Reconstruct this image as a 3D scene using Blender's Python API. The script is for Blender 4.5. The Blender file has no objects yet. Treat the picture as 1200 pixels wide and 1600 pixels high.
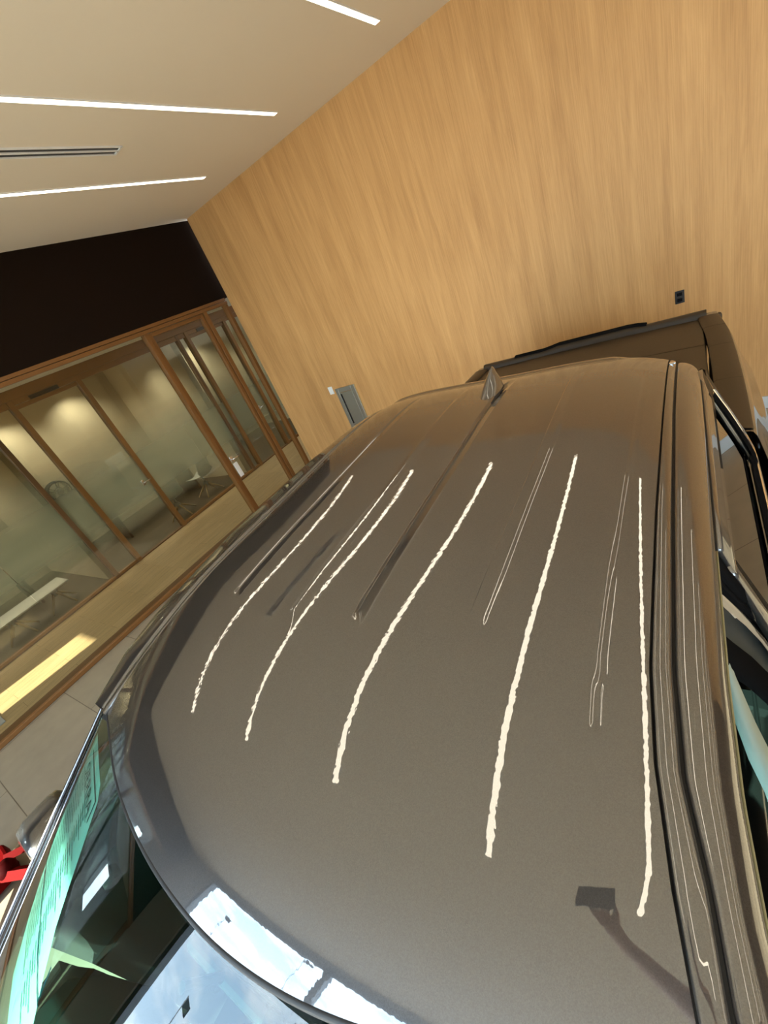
import bpy, bmesh, math, random
from mathutils import Vector, Matrix

S = bpy.context.scene
COL = S.collection
random.seed(4)

# ---------------------------------------------------------------- camera
F_PX = 659.08                       # focal length in pixels of the 1200 x 1600 frame
XA = (0.80635136, -0.03065633, -0.59064175)
YA = (0.46247202, -0.58982507, 0.66198641)
ZA = (-0.36866939, -0.80694893, -0.46142856)
cam_data = bpy.data.cameras.new('camera')
cam = bpy.data.objects.new('camera', cam_data)
COL.objects.link(cam)
S.camera = cam
cam_data.sensor_fit = 'HORIZONTAL'
cam_data.sensor_width = 36.0
cam_data.lens = F_PX / 1200.0 * 36.0
cam_data.clip_start = 0.02
cam_data.clip_end = 600
CAM = Vector((0, 0, 2.6))
M = Matrix(((XA[0], -XA[1], -XA[2], 0), (YA[0], -YA[1], -YA[2], 0), (ZA[0], -ZA[1], -ZA[2], 0), (0, 0, 0, 1)))
cam.matrix_world = Matrix.Translation(CAM) @ M

# ---------------------------------------------------------------- colour management
vs = S.view_settings
vs.view_transform = 'Standard'
vs.look = 'None'
vs.gamma = 1.0
vs.exposure = 0.4
vs.use_curve_mapping = False

# ---------------------------------------------------------------- world: daylight sky with clouds
W = bpy.data.worlds.new('daylight_sky')
S.world = W
W.use_nodes = True
nt = W.node_tree
nt.nodes.clear()
def wn(t, **k):
    n = nt.nodes.new(t)
    for a, b in k.items(): setattr(n, a, b)
    return n
wo = wn('ShaderNodeOutputWorld'); bg = wn('ShaderNodeBackground'); tc = wn('ShaderNodeTexCoord')
mp = wn('ShaderNodeMapping'); mp.inputs['Scale'].default_value = (2.2, 2.2, 5.0)
nz = wn('ShaderNodeTexNoise'); nz.inputs['Scale'].default_value = 1.7; nz.inputs['Detail'].default_value = 9; nz.inputs['Roughness'].default_value = 0.58
cr = wn('ShaderNodeValToRGB'); cr.color_ramp.elements[0].position = 0.46; cr.color_ramp.elements[1].position = 0.68
sp = wn('ShaderNodeSeparateXYZ')
gr = wn('ShaderNodeValToRGB')
gr.color_ramp.elements[0].position = 0.0; gr.color_ramp.elements[0].color = (0.52, 0.66, 0.80, 1)
gr.color_ramp.elements[1].position = 0.7; gr.color_ramp.elements[1].color = (0.16, 0.33, 0.62, 1)
mx = wn('ShaderNodeMixRGB'); mx.inputs['Color2'].default_value = (0.88, 0.93, 1.0, 1)
nt.links.new(tc.outputs['Generated'], mp.inputs['Vector']); nt.links.new(mp.outputs[0], nz.inputs['Vector'])
nt.links.new(nz.outputs['Fac'], cr.inputs['Fac']); nt.links.new(tc.outputs['Generated'], sp.inputs[0])
nt.links.new(sp.outputs['Z'], gr.inputs['Fac']); nt.links.new(gr.outputs['Color'], mx.inputs['Color1'])
nt.links.new(cr.outputs['Color'], mx.inputs['Fac']); nt.links.new(mx.outputs[0], bg.inputs['Color'])
nt.links.new(bg.outputs[0], wo.inputs['Surface'])
bg.inputs['Strength'].default_value = 9.5

# ---------------------------------------------------------------- sun
sd = bpy.data.lights.new('sun', 'SUN')
sd.energy = 28.0
sd.angle = math.radians(0.5)
sd.color = (1.0, 0.93, 0.78)
sun = bpy.data.objects.new('sun', sd)
COL.objects.link(sun)
sun.location = (-3, -12, 12)
sun.rotation_euler = Vector((0.16, 1.0, -0.536)).to_track_quat('-Z', 'Y').to_euler()
# daylight portal in the shop-front opening
pd = bpy.data.lights.new('shopfront_portal', 'AREA')
pd.shape = 'RECTANGLE'; pd.size = 13.1; pd.size_y = 4.02
pd.cycles.is_portal = True
po = bpy.data.objects.new('shopfront_portal', pd)
COL.objects.link(po)
po.location = (1.45, -4.62, 2.1)
po.rotation_euler = (math.radians(90), 0, 0)

STRIP_POWER = 4.6
DOWNLIGHT_POWER = 60.0

# ---------------------------------------------------------------- materials
MATS = {}
def nodes_mat(name):
    m = bpy.data.materials.new(name)
    m.use_nodes = True
    MATS[name] = m
    return m, m.node_tree, m.node_tree.nodes['Principled BSDF']
def pbr(name, col, rough=0.5, metal=0.0, coat=0.0, coat_rough=0.03, spec=0.5, trans=0.0):
    m, t, b = nodes_mat(name)
    b.inputs['Base Color'].default_value = (*col, 1)
    b.inputs['Roughness'].default_value = rough
    b.inputs['Metallic'].default_value = metal
    b.inputs['Coat Weight'].default_value = coat
    b.inputs['Coat Roughness'].default_value = coat_rough
    b.inputs['Specular IOR Level'].default_value = spec
    # faint procedural variation so no surface is perfectly even
    n = t.nodes.new('ShaderNodeTexNoise'); n.inputs['Scale'].default_value = 60
    g = t.nodes.new('ShaderNodeTexCoord')
    t.links.new(g.outputs['Object'], n.inputs['Vector'])
    mr = t.nodes.new('ShaderNodeMapRange')
    mr.inputs['To Min'].default_value = max(0.0, rough - 0.03); mr.inputs['To Max'].default_value = min(1.0, rough + 0.03)
    t.links.new(n.outputs['Fac'], mr.inputs['Value']); t.links.new(mr.outputs['Result'], b.inputs['Roughness'])
    return m
def glassm(name, tint, ior=1.5, rough=0.0, boost=1.0):
    m = bpy.data.materials.new(name); m.use_nodes = True; t = m.node_tree; t.nodes.clear(); MATS[name] = m
    o = t.nodes.new('ShaderNodeOutputMaterial'); mixn = t.nodes.new('ShaderNodeMixShader')
    tr = t.nodes.new('ShaderNodeBsdfTransparent'); tr.inputs[0].default_value = (*tint, 1)
    gl = t.nodes.new('ShaderNodeBsdfGlossy'); gl.inputs['Roughness'].default_value = rough
    # Schlick reflectance, the same from either side of the pane
    lw = t.nodes.new('ShaderNodeLayerWeight'); lw.inputs['Blend'].default_value = 0.5
    pw = t.nodes.new('ShaderNodeMath'); pw.operation = 'POWER'; pw.inputs[1].default_value = 5.0
    sc = t.nodes.new('ShaderNodeMath'); sc.operation = 'MULTIPLY_ADD'; sc.inputs[1].default_value = 0.95; sc.inputs[2].default_value = 0.045
    ma = t.nodes.new('ShaderNodeMath'); ma.operation = 'MULTIPLY'; ma.inputs[1].default_value = boost; ma.use_clamp = True
    t.links.new(lw.outputs['Facing'], pw.inputs[0]); t.links.new(pw.outputs[0], sc.inputs[0]); t.links.new(sc.outputs[0], ma.inputs[0])
    t.links.new(ma.outputs[0], mixn.inputs['Fac'])
    t.links.new(tr.outputs[0], mixn.inputs[1]); t.links.new(gl.outputs[0], mixn.inputs[2])
    t.links.new(mixn.outputs[0], o.inputs['Surface'])
    return m, t, mixn, o

def wood_wall_mat():
    m, t, b = nodes_mat('oak_veneer')
    g = t.nodes.new('ShaderNodeTexCoord')
    def noise(sc, scale, det, rough=0.6, dist=0.0):
        mpn = t.nodes.new('ShaderNodeMapping'); mpn.inputs['Scale'].default_value = sc
        n = t.nodes.new('ShaderNodeTexNoise'); n.inputs['Scale'].default_value = scale; n.inputs['Detail'].default_value = det
        n.inputs['Roughness'].default_value = rough; n.inputs['Distortion'].default_value = dist
        t.links.new(g.outputs['Object'], mpn.inputs['Vector']); t.links.new(mpn.outputs[0], n.inputs['Vector'])
        return n
    fine = noise((60, 1, 0.8), 2.2, 6, 0.75)
    broad = noise((3.2, 1, 0.30), 1.7, 3, 0.6, 0.5)
    fleck = noise((14, 1, 1.3), 1.5, 5, 0.7, 0.6)
    r = t.nodes.new('ShaderNodeValToRGB')
    e = r.color_ramp.elements
    e[0].position = 0.32; e[0].color = (0.400, 0.195, 0.062, 1)
    e[1].position = 0.68; e[1].color = (0.720, 0.415, 0.165, 1)
    m2 = e.new(0.5); m2.color = (0.580, 0.315, 0.115, 1)
    a1 = t.nodes.new('ShaderNodeMath'); a1.operation = 'MULTIPLY_ADD'; a1.inputs[1].default_value = 0.42
    a2 = t.nodes.new('ShaderNodeMath'); a2.operation = 'MULTIPLY'; a2.inputs[1].default_value = 0.20
    a3 = t.nodes.new('ShaderNodeMath'); a3.operation = 'MULTIPLY_ADD'; a3.inputs[1].default_value = 0.38
    t.links.new(fleck.outputs['Fac'], a2.inputs[0]); t.links.new(fine.outputs['Fac'], a1.inputs[0]); t.links.new(a2.outputs[0], a1.inputs[2])
    t.links.new(broad.outputs['Fac'], a3.inputs[0]); t.links.new(a1.outputs[0], a3.inputs[2])
    t.links.new(a3.outputs[0], r.inputs['Fac']); t.links.new(r.outputs[0], b.inputs['Base Color'])
    b.inputs['Roughness'].default_value = 0.55
    b.inputs['Specular IOR Level'].default_value = 0.35
    return m

def plank_mat(name, c1, c2, mort, along_y=True, bw=1.2, bh=0.2, rough=0.45, grain=True, msize=0.004, off=0.5, rot=0.0, loc=(0, 0, 0)):
    m, t, b = nodes_mat(name)
    g = t.nodes.new('ShaderNodeTexCoord'); mpn = t.nodes.new('ShaderNodeMapping')
    mpn.inputs['Rotation'].default_value = (0, 0, math.radians(90) if along_y else rot)
    mpn.inputs['Location'].default_value = loc
    br = t.nodes.new('ShaderNodeTexBrick'); br.inputs['Scale'].default_value = 1.0
    br.inputs['Color1'].default_value = (*c1, 1); br.inputs['Color2'].default_value = (*c2, 1); br.inputs['Mortar'].default_value = (*mort, 1)
    br.inputs['Brick Width'].default_value = bw; br.inputs['Row Height'].default_value = bh
    br.inputs['Mortar Size'].default_value = msize; br.offset = off
    br.inputs['Mortar Smooth'].default_value = 0.1
    t.links.new(g.outputs['Object'], mpn.inputs['Vector']); t.links.new(mpn.outputs[0], br.inputs['Vector'])
    out = br.outputs['Color']
    n = t.nodes.new('ShaderNodeTexNoise'); n.inputs['Detail'].default_value = 6
    m3 = t.nodes.new('ShaderNodeMapping')
    m3.inputs['Scale'].default_value = (18, 1.2, 1) if along_y else (3, 3, 1)
    t.links.new(g.outputs['Object'], m3.inputs['Vector']); t.links.new(m3.outputs[0], n.inputs['Vector'])
    n.inputs['Scale'].default_value = 2.0
    mr = t.nodes.new('ShaderNodeMapRange'); mr.inputs['From Min'].default_value = .3; mr.inputs['From Max'].default_value = .7
    mr.inputs['To Min'].default_value = 0.78 if grain else 0.92; mr.inputs['To Max'].default_value = 1.14 if grain else 1.06
    mu = t.nodes.new('ShaderNodeMixRGB'); mu.blend_type = 'MULTIPLY'; mu.inputs['Fac'].default_value = 1.0
    t.links.new(n.outputs['Fac'], mr.inputs['Value']); t.links.new(out, mu.inputs['Color1']); t.links.new(mr.outputs[0], mu.inputs['Color2'])
    t.links.new(mu.outputs[0], b.inputs['Base Color'])
    b.inputs['Roughness'].default_value = rough
    return m

def paint_mat():
    m, t, b = nodes_mat('metallic_paint')
    g = t.nodes.new('ShaderNodeTexCoord')
    v = t.nodes.new('ShaderNodeTexVoronoi'); v.inputs['Scale'].default_value = 900
    t.links.new(g.outputs['Object'], v.inputs['Vector'])
    r = t.nodes.new('ShaderNodeMapRange'); r.inputs['To Min'].default_value = 0.85; r.inputs['To Max'].default_value = 1.25
    t.links.new(v.outputs['Color'], r.inputs['Value'])
    mu = t.nodes.new('ShaderNodeMixRGB'); mu.blend_type = 'MULTIPLY'; mu.inputs['Fac'].default_value = 1
    mu.inputs['Color1'].default_value = (0.078, 0.076, 0.078, 1)
    t.links.new(r.outputs[0], mu.inputs['Color2']); t.links.new(mu.outputs[0], b.inputs['Base Color'])
    b.inputs['Metallic'].default_value = 0.9
    b.inputs['Roughness'].default_value = 0.50
    b.inputs['Coat Weight'].default_value = 1.0
    b.inputs['Coat Roughness'].default_value = 0.008
    b.inputs['Coat IOR'].default_value = 2.35
    # slight orange peel in the clear coat
    n = t.nodes.new('ShaderNodeTexNoise'); n.inputs['Scale'].default_value = 95; n.inputs['Detail'].default_value = 1
    bp = t.nodes.new('ShaderNodeBump'); bp.inputs['Strength'].default_value = 0.004; bp.inputs['Distance'].default_value = 0.01
    t.links.new(g.outputs['Object'], n.inputs['Vector']); t.links.new(n.outputs['Fac'], bp.inputs['Height'])
    t.links.new(bp.outputs[0], b.inputs['Coat Normal'])
    return m

def emit(name, col, s):
    m = bpy.data.materials.new(name); m.use_nodes = True; t = m.node_tree; t.nodes.clear(); MATS[name] = m
    o = t.nodes.new('ShaderNodeOutputMaterial'); e = t.nodes.new('ShaderNodeEmission')
    e.inputs[0].default_value = (*col, 1); e.inputs[1].default_value = s
    t.links.new(e.outputs[0], o.inputs[0])
    return m

wood_wall_mat()
paint_mat()
plank_mat('corridor_planks', (0.36, 0.255, 0.13), (0.41, 0.29, 0.155), (0.17, 0.11, 0.05), True, 1.2, 0.2, 0.4, True, 0.002, 0.5)
plank_mat('office_planks', (0.060, 0.043, 0.027), (0.078, 0.056, 0.034), (0.02, 0.015, 0.01), True, 1.2, 0.16, 0.45, True, 0.002)
plank_mat('stone_tiles', (0.30, 0.255, 0.19), (0.325, 0.275, 0.205), (0.12, 0.09, 0.06), False, 1.68, 0.84, 0.32, False, 0.004, 0.45, 0.0, (0.16, 0.55, 0))
pbr('ceiling_paint', (0.78, 0.70, 0.585), 0.8)
pbr('soffit_paint', (0.016, 0.010, 0.007), 0.9, spec=0.0)
pbr('office_wall_paint', (0.58, 0.50, 0.37), 0.85)
pbr('white_paint', (0.78, 0.75, 0.68), 0.6)
pbr('plaster_grey', (0.33, 0.33, 0.34), 0.8)
pbr('frame_wood', (0.20, 0.085, 0.022), 0.42)
pbr('dark_wood', (0.13, 0.06, 0.022), 0.45)
pbr('leg_wood', (0.72, 0.52, 0.30), 0.5)
pbr('white_plastic', (0.82, 0.82, 0.80), 0.35)
pbr('grey_plastic', (0.55, 0.56, 0.55), 0.4)
pbr('black_plastic', (0.012, 0.012, 0.013), 0.4)
pbr('black_gloss', (0.010, 0.010, 0.012), 0.12, coat=0.6)
pbr('black_rubber', (0.014, 0.014, 0.016), 0.55)
pbr('dark_trim', (0.035, 0.038, 0.042), 0.45)
pbr('navy_trim', (0.028, 0.040, 0.052), 0.5, spec=0.1)
pbr('pillar_fabric', (0.40, 0.50, 0.47), 0.8)
pbr('dash_plastic', (0.026, 0.034, 0.035), 0.7, spec=0.2)
pbr('chrome', (0.86, 0.86, 0.87), 0.08, metal=1.0)
pbr('brushed_steel', (0.46, 0.47, 0.44), 0.30, metal=0.9)
pbr('dark_chrome', (0.22, 0.22, 0.24), 0.15, metal=1.0)
pbr('frame_metal', (0.12, 0.12, 0.125), 0.4, metal=0.6)
pbr('red_paint', (0.10, 0.0006, 0.001), 0.7, spec=0.05)
pbr('dark_red', (0.03, 0.0003, 0.0005), 0.7, spec=0.05)
pbr('tyre_rubber', (0.016, 0.016, 0.016), 0.8)
pbr('alloy', (0.5, 0.48, 0.45), 0.25, metal=0.9)
pbr('seam_black', (0.006, 0.005, 0.005), 0.6)
pbr('highlight_yellow', (0.30, 0.27, 0.14), 0.4)  # colour of the painted highlight on the roof rail edge
pbr('skin', (0.50, 0.30, 0.21), 0.55)
pbr('shirt_cloth', (0.10, 0.09, 0.09), 0.9)
pbr('trouser_cloth', (0.06, 0.065, 0.08), 0.9)
pbr('hair_brown', (0.03, 0.02, 0.014), 0.7)
pbr('shoe_leather', (0.03, 0.02, 0.015), 0.5)
pbr('ink', (0.004, 0.03, 0.05), 0.8, spec=0.0)
pbr('dark_panel', (0.075, 0.048, 0.030), 0.6)
pbr('satin_bronze', (0.050, 0.035, 0.022), 0.40, spec=0.25)
pbr('matte_black', (0.010, 0.010, 0.011), 0.8, spec=0.0)
pbr('asphalt', (0.16, 0.16, 0.16), 0.9)
pbr('flag_dark', (0.03, 0.03, 0.035), 0.8)
pbr('red_lens', (0.35, 0.01, 0.01), 0.15, coat=0.5)
pbr('seat_leather', (0.045, 0.045, 0.048), 0.5)
pbr('headliner', (0.03, 0.032, 0.033), 0.9)
glassm('clear_glass', (0.95, 0.975, 0.955))
glassm('tinted_glass', (0.91, 0.925, 0.885), boost=0.6)
glassm('windshield_glass', (0.47, 0.93, 0.83), boost=2.3)
glassm('side_glass', (0.10, 0.12, 0.11), boost=1.5)
glassm('lamp_lens', (0.85, 0.87, 0.9))
emit('strip_glow', (1.0, 0.87, 0.67), STRIP_POWER)
emit('spot_glow', (1.0, 0.86, 0.62), 12.0)

# paper: thin sheet that lets daylight through
m, t, b = nodes_mat('sticker_paper')
b.inputs['Base Color'].default_value = (0.9, 0.9, 0.88, 1); b.inputs['Roughness'].default_value = 0.7
tl = t.nodes.new('ShaderNodeBsdfTranslucent'); tl.inputs[0].default_value = (0.85, 0.85, 0.82, 1)
ms = t.nodes.new('ShaderNodeMixShader'); ms.inputs['Fac'].default_value = 0.25
t.links.new(b.outputs[0], ms.inputs[1]); t.links.new(tl.outputs[0], ms.inputs[2]); t.links.new(ms.outputs[0], t.nodes['Material Output'].inputs['Surface'])

# frosted film: graded privacy band on the office glass (density is printed on the film, by height)
def frost_mat():
    m, t, mixn, o = glassm('frosted_film_glass', (0.93, 0.96, 0.93))
    g = t.nodes.new('ShaderNodeTexCoord'); s = t.nodes.new('ShaderNodeSeparateXYZ'); r = t.nodes.new('ShaderNodeValToRGB')
    t.links.new(g.outputs['Object'], s.inputs[0])
    mr = t.nodes.new('ShaderNodeMapRange'); mr.inputs['From Min'].default_value = 0.0; mr.inputs['From Max'].default_value = 3.1
    t.links.new(s.outputs['Z'], mr.inputs['Value']); t.links.new(mr.outputs[0], r.inputs['Fac'])
    e = r.color_ramp.elements
    e[0].position = 0.15; e[0].color = (0, 0, 0, 1)
    e[1].position = 0.70; e[1].color = (0, 0, 0, 1)
    x = e.new(0.33); x.color = (0.62, 0.62, 0.62, 1)
    x = e.new(0.42); x.color = (0.66, 0.66, 0.66, 1)
    d = t.nodes.new('ShaderNodeBsdfDiffuse'); d.inputs[0].default_value = (0.34, 0.36, 0.28, 1)
    tl = t.nodes.new('ShaderNodeBsdfTranslucent'); tl.inputs[0].default_value = (0.48, 0.50, 0.40, 1)
    ad = t.nodes.new('ShaderNodeMixShader'); ad.inputs['Fac'].default_value = 0.6
    t.links.new(d.outputs[0], ad.inputs[1]); t.links.new(tl.outputs[0], ad.inputs[2])
    m2 = t.nodes.new('ShaderNodeMixShader')
    t.links.new(r.outputs[0], m2.inputs['Fac']); t.links.new(mixn.outputs[0], m2.inputs[1]); t.links.new(ad.outputs[0], m2.inputs[2])
    t.links.new(m2.outputs[0], o.inputs['Surface'])
frost_mat()

# ---------------------------------------------------------------- helpers
def world_loc(o):
    l = Vector((0, 0, 0))
    while o is not None:
        l += o.location; o = o.parent
    return l
def mesh_obj(name, verts, faces, mat, parent=None, smooth=False, local=False):
    me = bpy.data.meshes.new(name)
    me.from_pydata([tuple(v) for v in verts], [], faces)
    me.update()
    bm = bmesh.new(); bm.from_mesh(me)
    bmesh.ops.recalc_face_normals(bm, faces=bm.faces)
    bm.to_mesh(me); bm.free()
    if smooth:
        for p in me.polygons: p.use_smooth = True
    o = bpy.data.objects.new(name, me)
    COL.objects.link(o)
    if mat: me.materials.append(MATS[mat])
    if parent is not None:
        o.parent = parent
        if not local: o.location = -world_loc(parent)
    return o
class MB:
    def __init__(s): s.v = []; s.f = []
    def add(s, vs_, fs):
        n = len(s.v); s.v += [tuple(v) for v in vs_]; s.f += [tuple(i + n for i in f) for f in fs]; return s
    def box(s, a, b, bev=0.0):
        x0, y0, z0 = [min(p, q) for p, q in zip(a, b)]; x1, y1, z1 = [max(p, q) for p, q in zip(a, b)]
        if bev <= 0:
            return s.add([(x0,y0,z0),(x1,y0,z0),(x1,y1,z0),(x0,y1,z0),(x0,y0,z1),(x1,y0,z1),(x1,y1,z1),(x0,y1,z1)],
                         [(0,3,2,1),(4,5,6,7),(0,1,5,4),(1,2,6,5),(2,3,7,6),(3,0,4,7)])
        bm = bmesh.new(); bmesh.ops.create_cube(bm, size=1)
        for v in bm.verts: v.co = ((x0+x1)/2+v.co.x*(x1-x0), (y0+y1)/2+v.co.y*(y1-y0), (z0+z1)/2+v.co.z*(z1-z0))
        bmesh.ops.bevel(bm, geom=bm.edges[:], offset=min(bev, .49*min(x1-x0, y1-y0, z1-z0)), segments=2, affect='EDGES', profile=0.5)
        bm.verts.index_update()
        s.add([v.co[:] for v in bm.verts], [[v.index for v in f.verts] for f in bm.faces]); bm.free(); return s
    def tube(s, pts, r, n=10, cap=True, flat=1.0):
        pts = [Vector(p) for p in pts]; rings = []
        rs = r if isinstance(r, (list, tuple)) else [r]*len(pts)
        up0 = None
        for i, p in enumerate(pts):
            d = (pts[min(i+1, len(pts)-1)] - pts[max(i-1, 0)]).normalized()
            if up0 is None:
                up0 = Vector((0, 0, 1)) if abs(d.z) < .9 else Vector((1, 0, 0))
            u = d.cross(up0).normalized(); w = u.cross(d).normalized(); up0 = w
            rings.append([p + u*math.cos(2*math.pi*k/n)*rs[i] + w*math.sin(2*math.pi*k/n)*rs[i]*flat for k in range(n)])
        vs_ = [v for R in rings for v in R]; fs = []
        for i in range(len(pts)-1):
            for k in range(n):
                fs.append((i*n+k, i*n+(k+1) % n, (i+1)*n+(k+1) % n, (i+1)*n+k))
        if cap: fs.append(tuple(range(n))[::-1]); fs.append(tuple((len(pts)-1)*n+k for k in range(n)))
        return s.add(vs_, fs)
    def lathe(s, prof, axis='z', c=(0, 0, 0), n=32):
        vs_ = []
        for (r, h) in prof:
            for k in range(n):
                a = 2*math.pi*k/n
                p = (r*math.cos(a), r*math.sin(a), h)
                if axis == 'x': p = (p[2], p[0], p[1])
                if axis == 'y': p = (p[0], p[2], p[1])
                vs_.append((p[0]+c[0], p[1]+c[1], p[2]+c[2]))
        fs = [(i*n+k, i*n+(k+1) % n, (i+1)*n+(k+1) % n, (i+1)*n+k) for i in range(len(prof)-1) for k in range(n)]
        return s.add(vs_, fs)
    def grid(s, rows):
        n = len(rows[0]); vs_ = [v for r in rows for v in r]
        fs = [(i*n+j, i*n+j+1, (i+1)*n+j+1, (i+1)*n+j) for i in range(len(rows)-1) for j in range(n-1)]
        return s.add(vs_, fs)
    def prism(s, poly, d):
        n = len(poly); d = Vector(d)
        vs_ = [Vector(p) for p in poly] + [Vector(p)+d for p in poly]
        fs = [tuple(range(n))[::-1], tuple(range(n, 2*n))] + [(i, (i+1) % n, n+(i+1) % n, n+i) for i in range(n)]
        return s.add(vs_, fs)
    def build(s, name, mat, parent=None, smooth=False, local=False):
        return mesh_obj(name, s.v, s.f, mat, parent, smooth, local)
def tag(o, label=None, cat=None, group=None, kind=None):
    if label: o['label'] = label
    if cat: o['category'] = cat
    if group: o['group'] = group
    if kind: o['kind'] = kind
    return o
def empty(name, loc, label=None, cat=None, group=None, kind=None, parent=None, rz=0.0):
    o = bpy.data.objects.new(name, None); COL.objects.link(o)
    o.location = loc; o.rotation_euler = (0, 0, rz); o.empty_display_size = 0.1
    if parent is not None:
        o.parent = parent; o.location = Vector(loc) - world_loc(parent)
    return tag(o, label, cat, group, kind)
def struct(name, mb, mat, smooth=False):
    return tag(mb.build(name, mat, None, smooth), kind='structure')
def copy_tree(o, parent=None):
    c = o.copy(); COL.objects.link(c)
    if parent is not None: c.parent = parent
    for ch in list(o.children): copy_tree(ch, c)
    return c
def interp(x, xs, ys):
    if x <= xs[0]: return ys[0]
    for i in range(1, len(xs)):
        if x <= xs[i]:
            k = (x-xs[i-1])/(xs[i]-xs[i-1]); return ys[i-1]*(1-k)+ys[i]*k
    return ys[-1]
def interps(x, xs, ys):      # smooth (Catmull-Rom) interpolation
    n = len(xs)
    if x <= xs[0]: return ys[0]
    if x >= xs[-1]: return ys[-1]
    i = 1
    while x > xs[i]: i += 1
    def tan(k):
        if k == 0: return (ys[1]-ys[0])/(xs[1]-xs[0])
        if k == n-1: return (ys[-1]-ys[-2])/(xs[-1]-xs[-2])
        return (ys[k+1]-ys[k-1])/(xs[k+1]-xs[k-1])
    h = xs[i]-xs[i-1]; t = (x-xs[i-1])/h
    return ((2*t**3-3*t*t+1)*ys[i-1]+(t**3-2*t*t+t)*h*tan(i-1)+(-2*t**3+3*t*t)*ys[i]+(t**3-t*t)*h*tan(i))
def sm(a, b, x):
    k = max(0.0, min(1.0, (x-a)/(b-a))); return k*k*(3-2*k)

# ================================================================ ROOM
CZ = 4.30                    # showroom ceiling
struct('floor', MB().box((-6.0, -4.7, -0.12), (8.2, 5.5, 0.0)), 'stone_tiles')
struct('trim_1', MB().box((-8.12, -4.7, -0.10), (-6.0, 9.2, 0.0)), 'corridor_planks')
struct('trim_2', MB().box((-12.2, -4.7, -0.11), (-8.12, 9.2, -0.001)), 'office_planks')
struct('ceiling', MB().box((-6.0, -4.7, CZ), (8.2, 5.5, CZ+0.15)), 'ceiling_paint')
struct('wall_back', MB().box((-5.93, 5.36, 0.0), (8.2, 5.50, CZ)), 'oak_veneer')
struct('wall_right', MB().box((8.0, -4.7, 0.0), (8.2, 5.36, CZ)), 'dark_panel')
struct('wall_soffit', MB().box((-6.15, -4.5, 3.2), (-6.0, 5.50, CZ)), 'soffit_paint')
struct('trim_3', MB().box((-12.2, -4.7, 3.22), (-6.15, 9.2, 3.32)), 'white_paint')       # corridor and office ceiling
struct('wall_left', MB().box((-11.45, -4.7, 0.0), (-11.3, 9.2, 3.22)), 'office_wall_paint')
struct('wall_end', MB().box((-11.3, 9.0, 0.0), (-5.9, 9.2, 3.22)), 'office_wall_paint')
struct('wall_corridor', MB().box((-5.99, 5.50, 0.0), (-5.84, 9.0, 3.22)), 'white_paint')
for i, y in enumerate((-1.6, 1.98, 5.55)):
    struct('wall_partition' + ('' if i == 0 else '.%03d' % i), MB().box((-11.3, y, 0.0), (-8.3, y+0.12, 3.22)), 'office_wall_paint')
struct('baseboard_back', MB().box((0.56, 5.34, 0.0), (8.0, 5.36, 0.13), 0.004), 'grey_plastic')
struct('baseboard_left', MB().box((-5.93, 5.345, 0.0), (-5.60, 5.36, 0.06), 0.003), 'grey_plastic')

# ---- shop front, y = -4.5
front = MB().box((-8.3, -4.7, 0.0), (-8.10, -4.5, 3.22)).box((-7.42, -4.7, 0.0), (-6.0, -4.5, 3.22)).box((-8.10, -4.7, 3.05), (-7.42, -4.5, 3.22)).box((-8.10, -4.7, 0.0), (-7.42, -4.5, 2.25))
front.box((-12.2, -4.7, 0.0), (-8.3, -4.5, 3.22))
front.box((-6.15, -4.7, 0.0), (-5.10, -4.5, CZ)).box((-5.10, -4.7, 4.16), (8.2, -4.5, CZ))
struct('wall_front', front, 'plaster_grey')
wf = MB()
for x in (-5.06, -2.55, -0.35, 1.85, 4.05, 6.25, 7.96):
    wf.box((x-0.04, -4.68, 0.0), (x+0.04, -4.54, 4.16))
wf.box((-5.10, -4.68, 0.0), (8.0, -4.54, 0.07)).box((-5.10, -4.68, 4.09), (8.0, -4.54, 4.16))
w1 = struct('window_1', wf, 'frame_metal')
MB().box((-5.05, -4.62, 0.07), (7.96, -4.61, 4.09)).build('pane', 'clear_glass', w1)
wf = MB().box((-8.10, -4.66, 2.25), (-8.06, -4.54, 3.05)).box((-7.46, -4.66, 2.25), (-7.42, -4.54, 3.05)).box((-8.06, -4.66, 3.0), (-7.46, -4.54, 3.05)).box((-8.06, -4.66, 2.25), (-7.46, -4.54, 2.29))
w2 = struct('window_2', wf, 'frame_metal')  # unseen transom opening, placed and sized to shape the corridor's sun patch
MB().box((-8.06, -4.61, 2.29), (-7.46, -4.60, 3.0)).build('pane', 'clear_glass', w2)

# ---- outer glazing of the office corridor, plane x = -6
def wood_frame(mb, x, y0, y1, z0, z1, w=0.055, d=0.10):
    mb.box((x-d/2, y0, z0), (x+d/2, y0+w, z1), 0.004).box((x-d/2, y1-w, z0), (x+d/2, y1, z1), 0.004)
    mb.box((x-d/2, y0+w, z1-w), (x+d/2, y1-w, z1), 0.004)
hd = MB().box((-6.07, -4.5, 3.105), (-5.99, 5.36, 3.150), 0.004).box((-6.07, -4.5, 3.156), (-6.0, 5.36, 3.20), 0.004)
struct('trim_4', hd, 'frame_wood')
struct('trim_5', MB().box((-6.24, -4.5, 0.0), (-6.0, 5.36, 0.035), 0.006), 'dark_wood')
struct('trim_6', MB().box((-6.04, -4.5, 0.0), (-5.985, 5.36, 0.06), 0.01), 'frame_wood')
w3 = struct('window_3', MB().box((-6.10, -4.5, 0.035), (-6.02, -4.45, 3.105)).box((-6.10, 3.74, 0.035), (-6.0, 3.80, 3.105), 0.004), 'frame_wood')
MB().box((-6.075, -4.45, 0.04), (-6.065, 3.74, 3.105)).build('pane', 'tinted_glass', w3)
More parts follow.
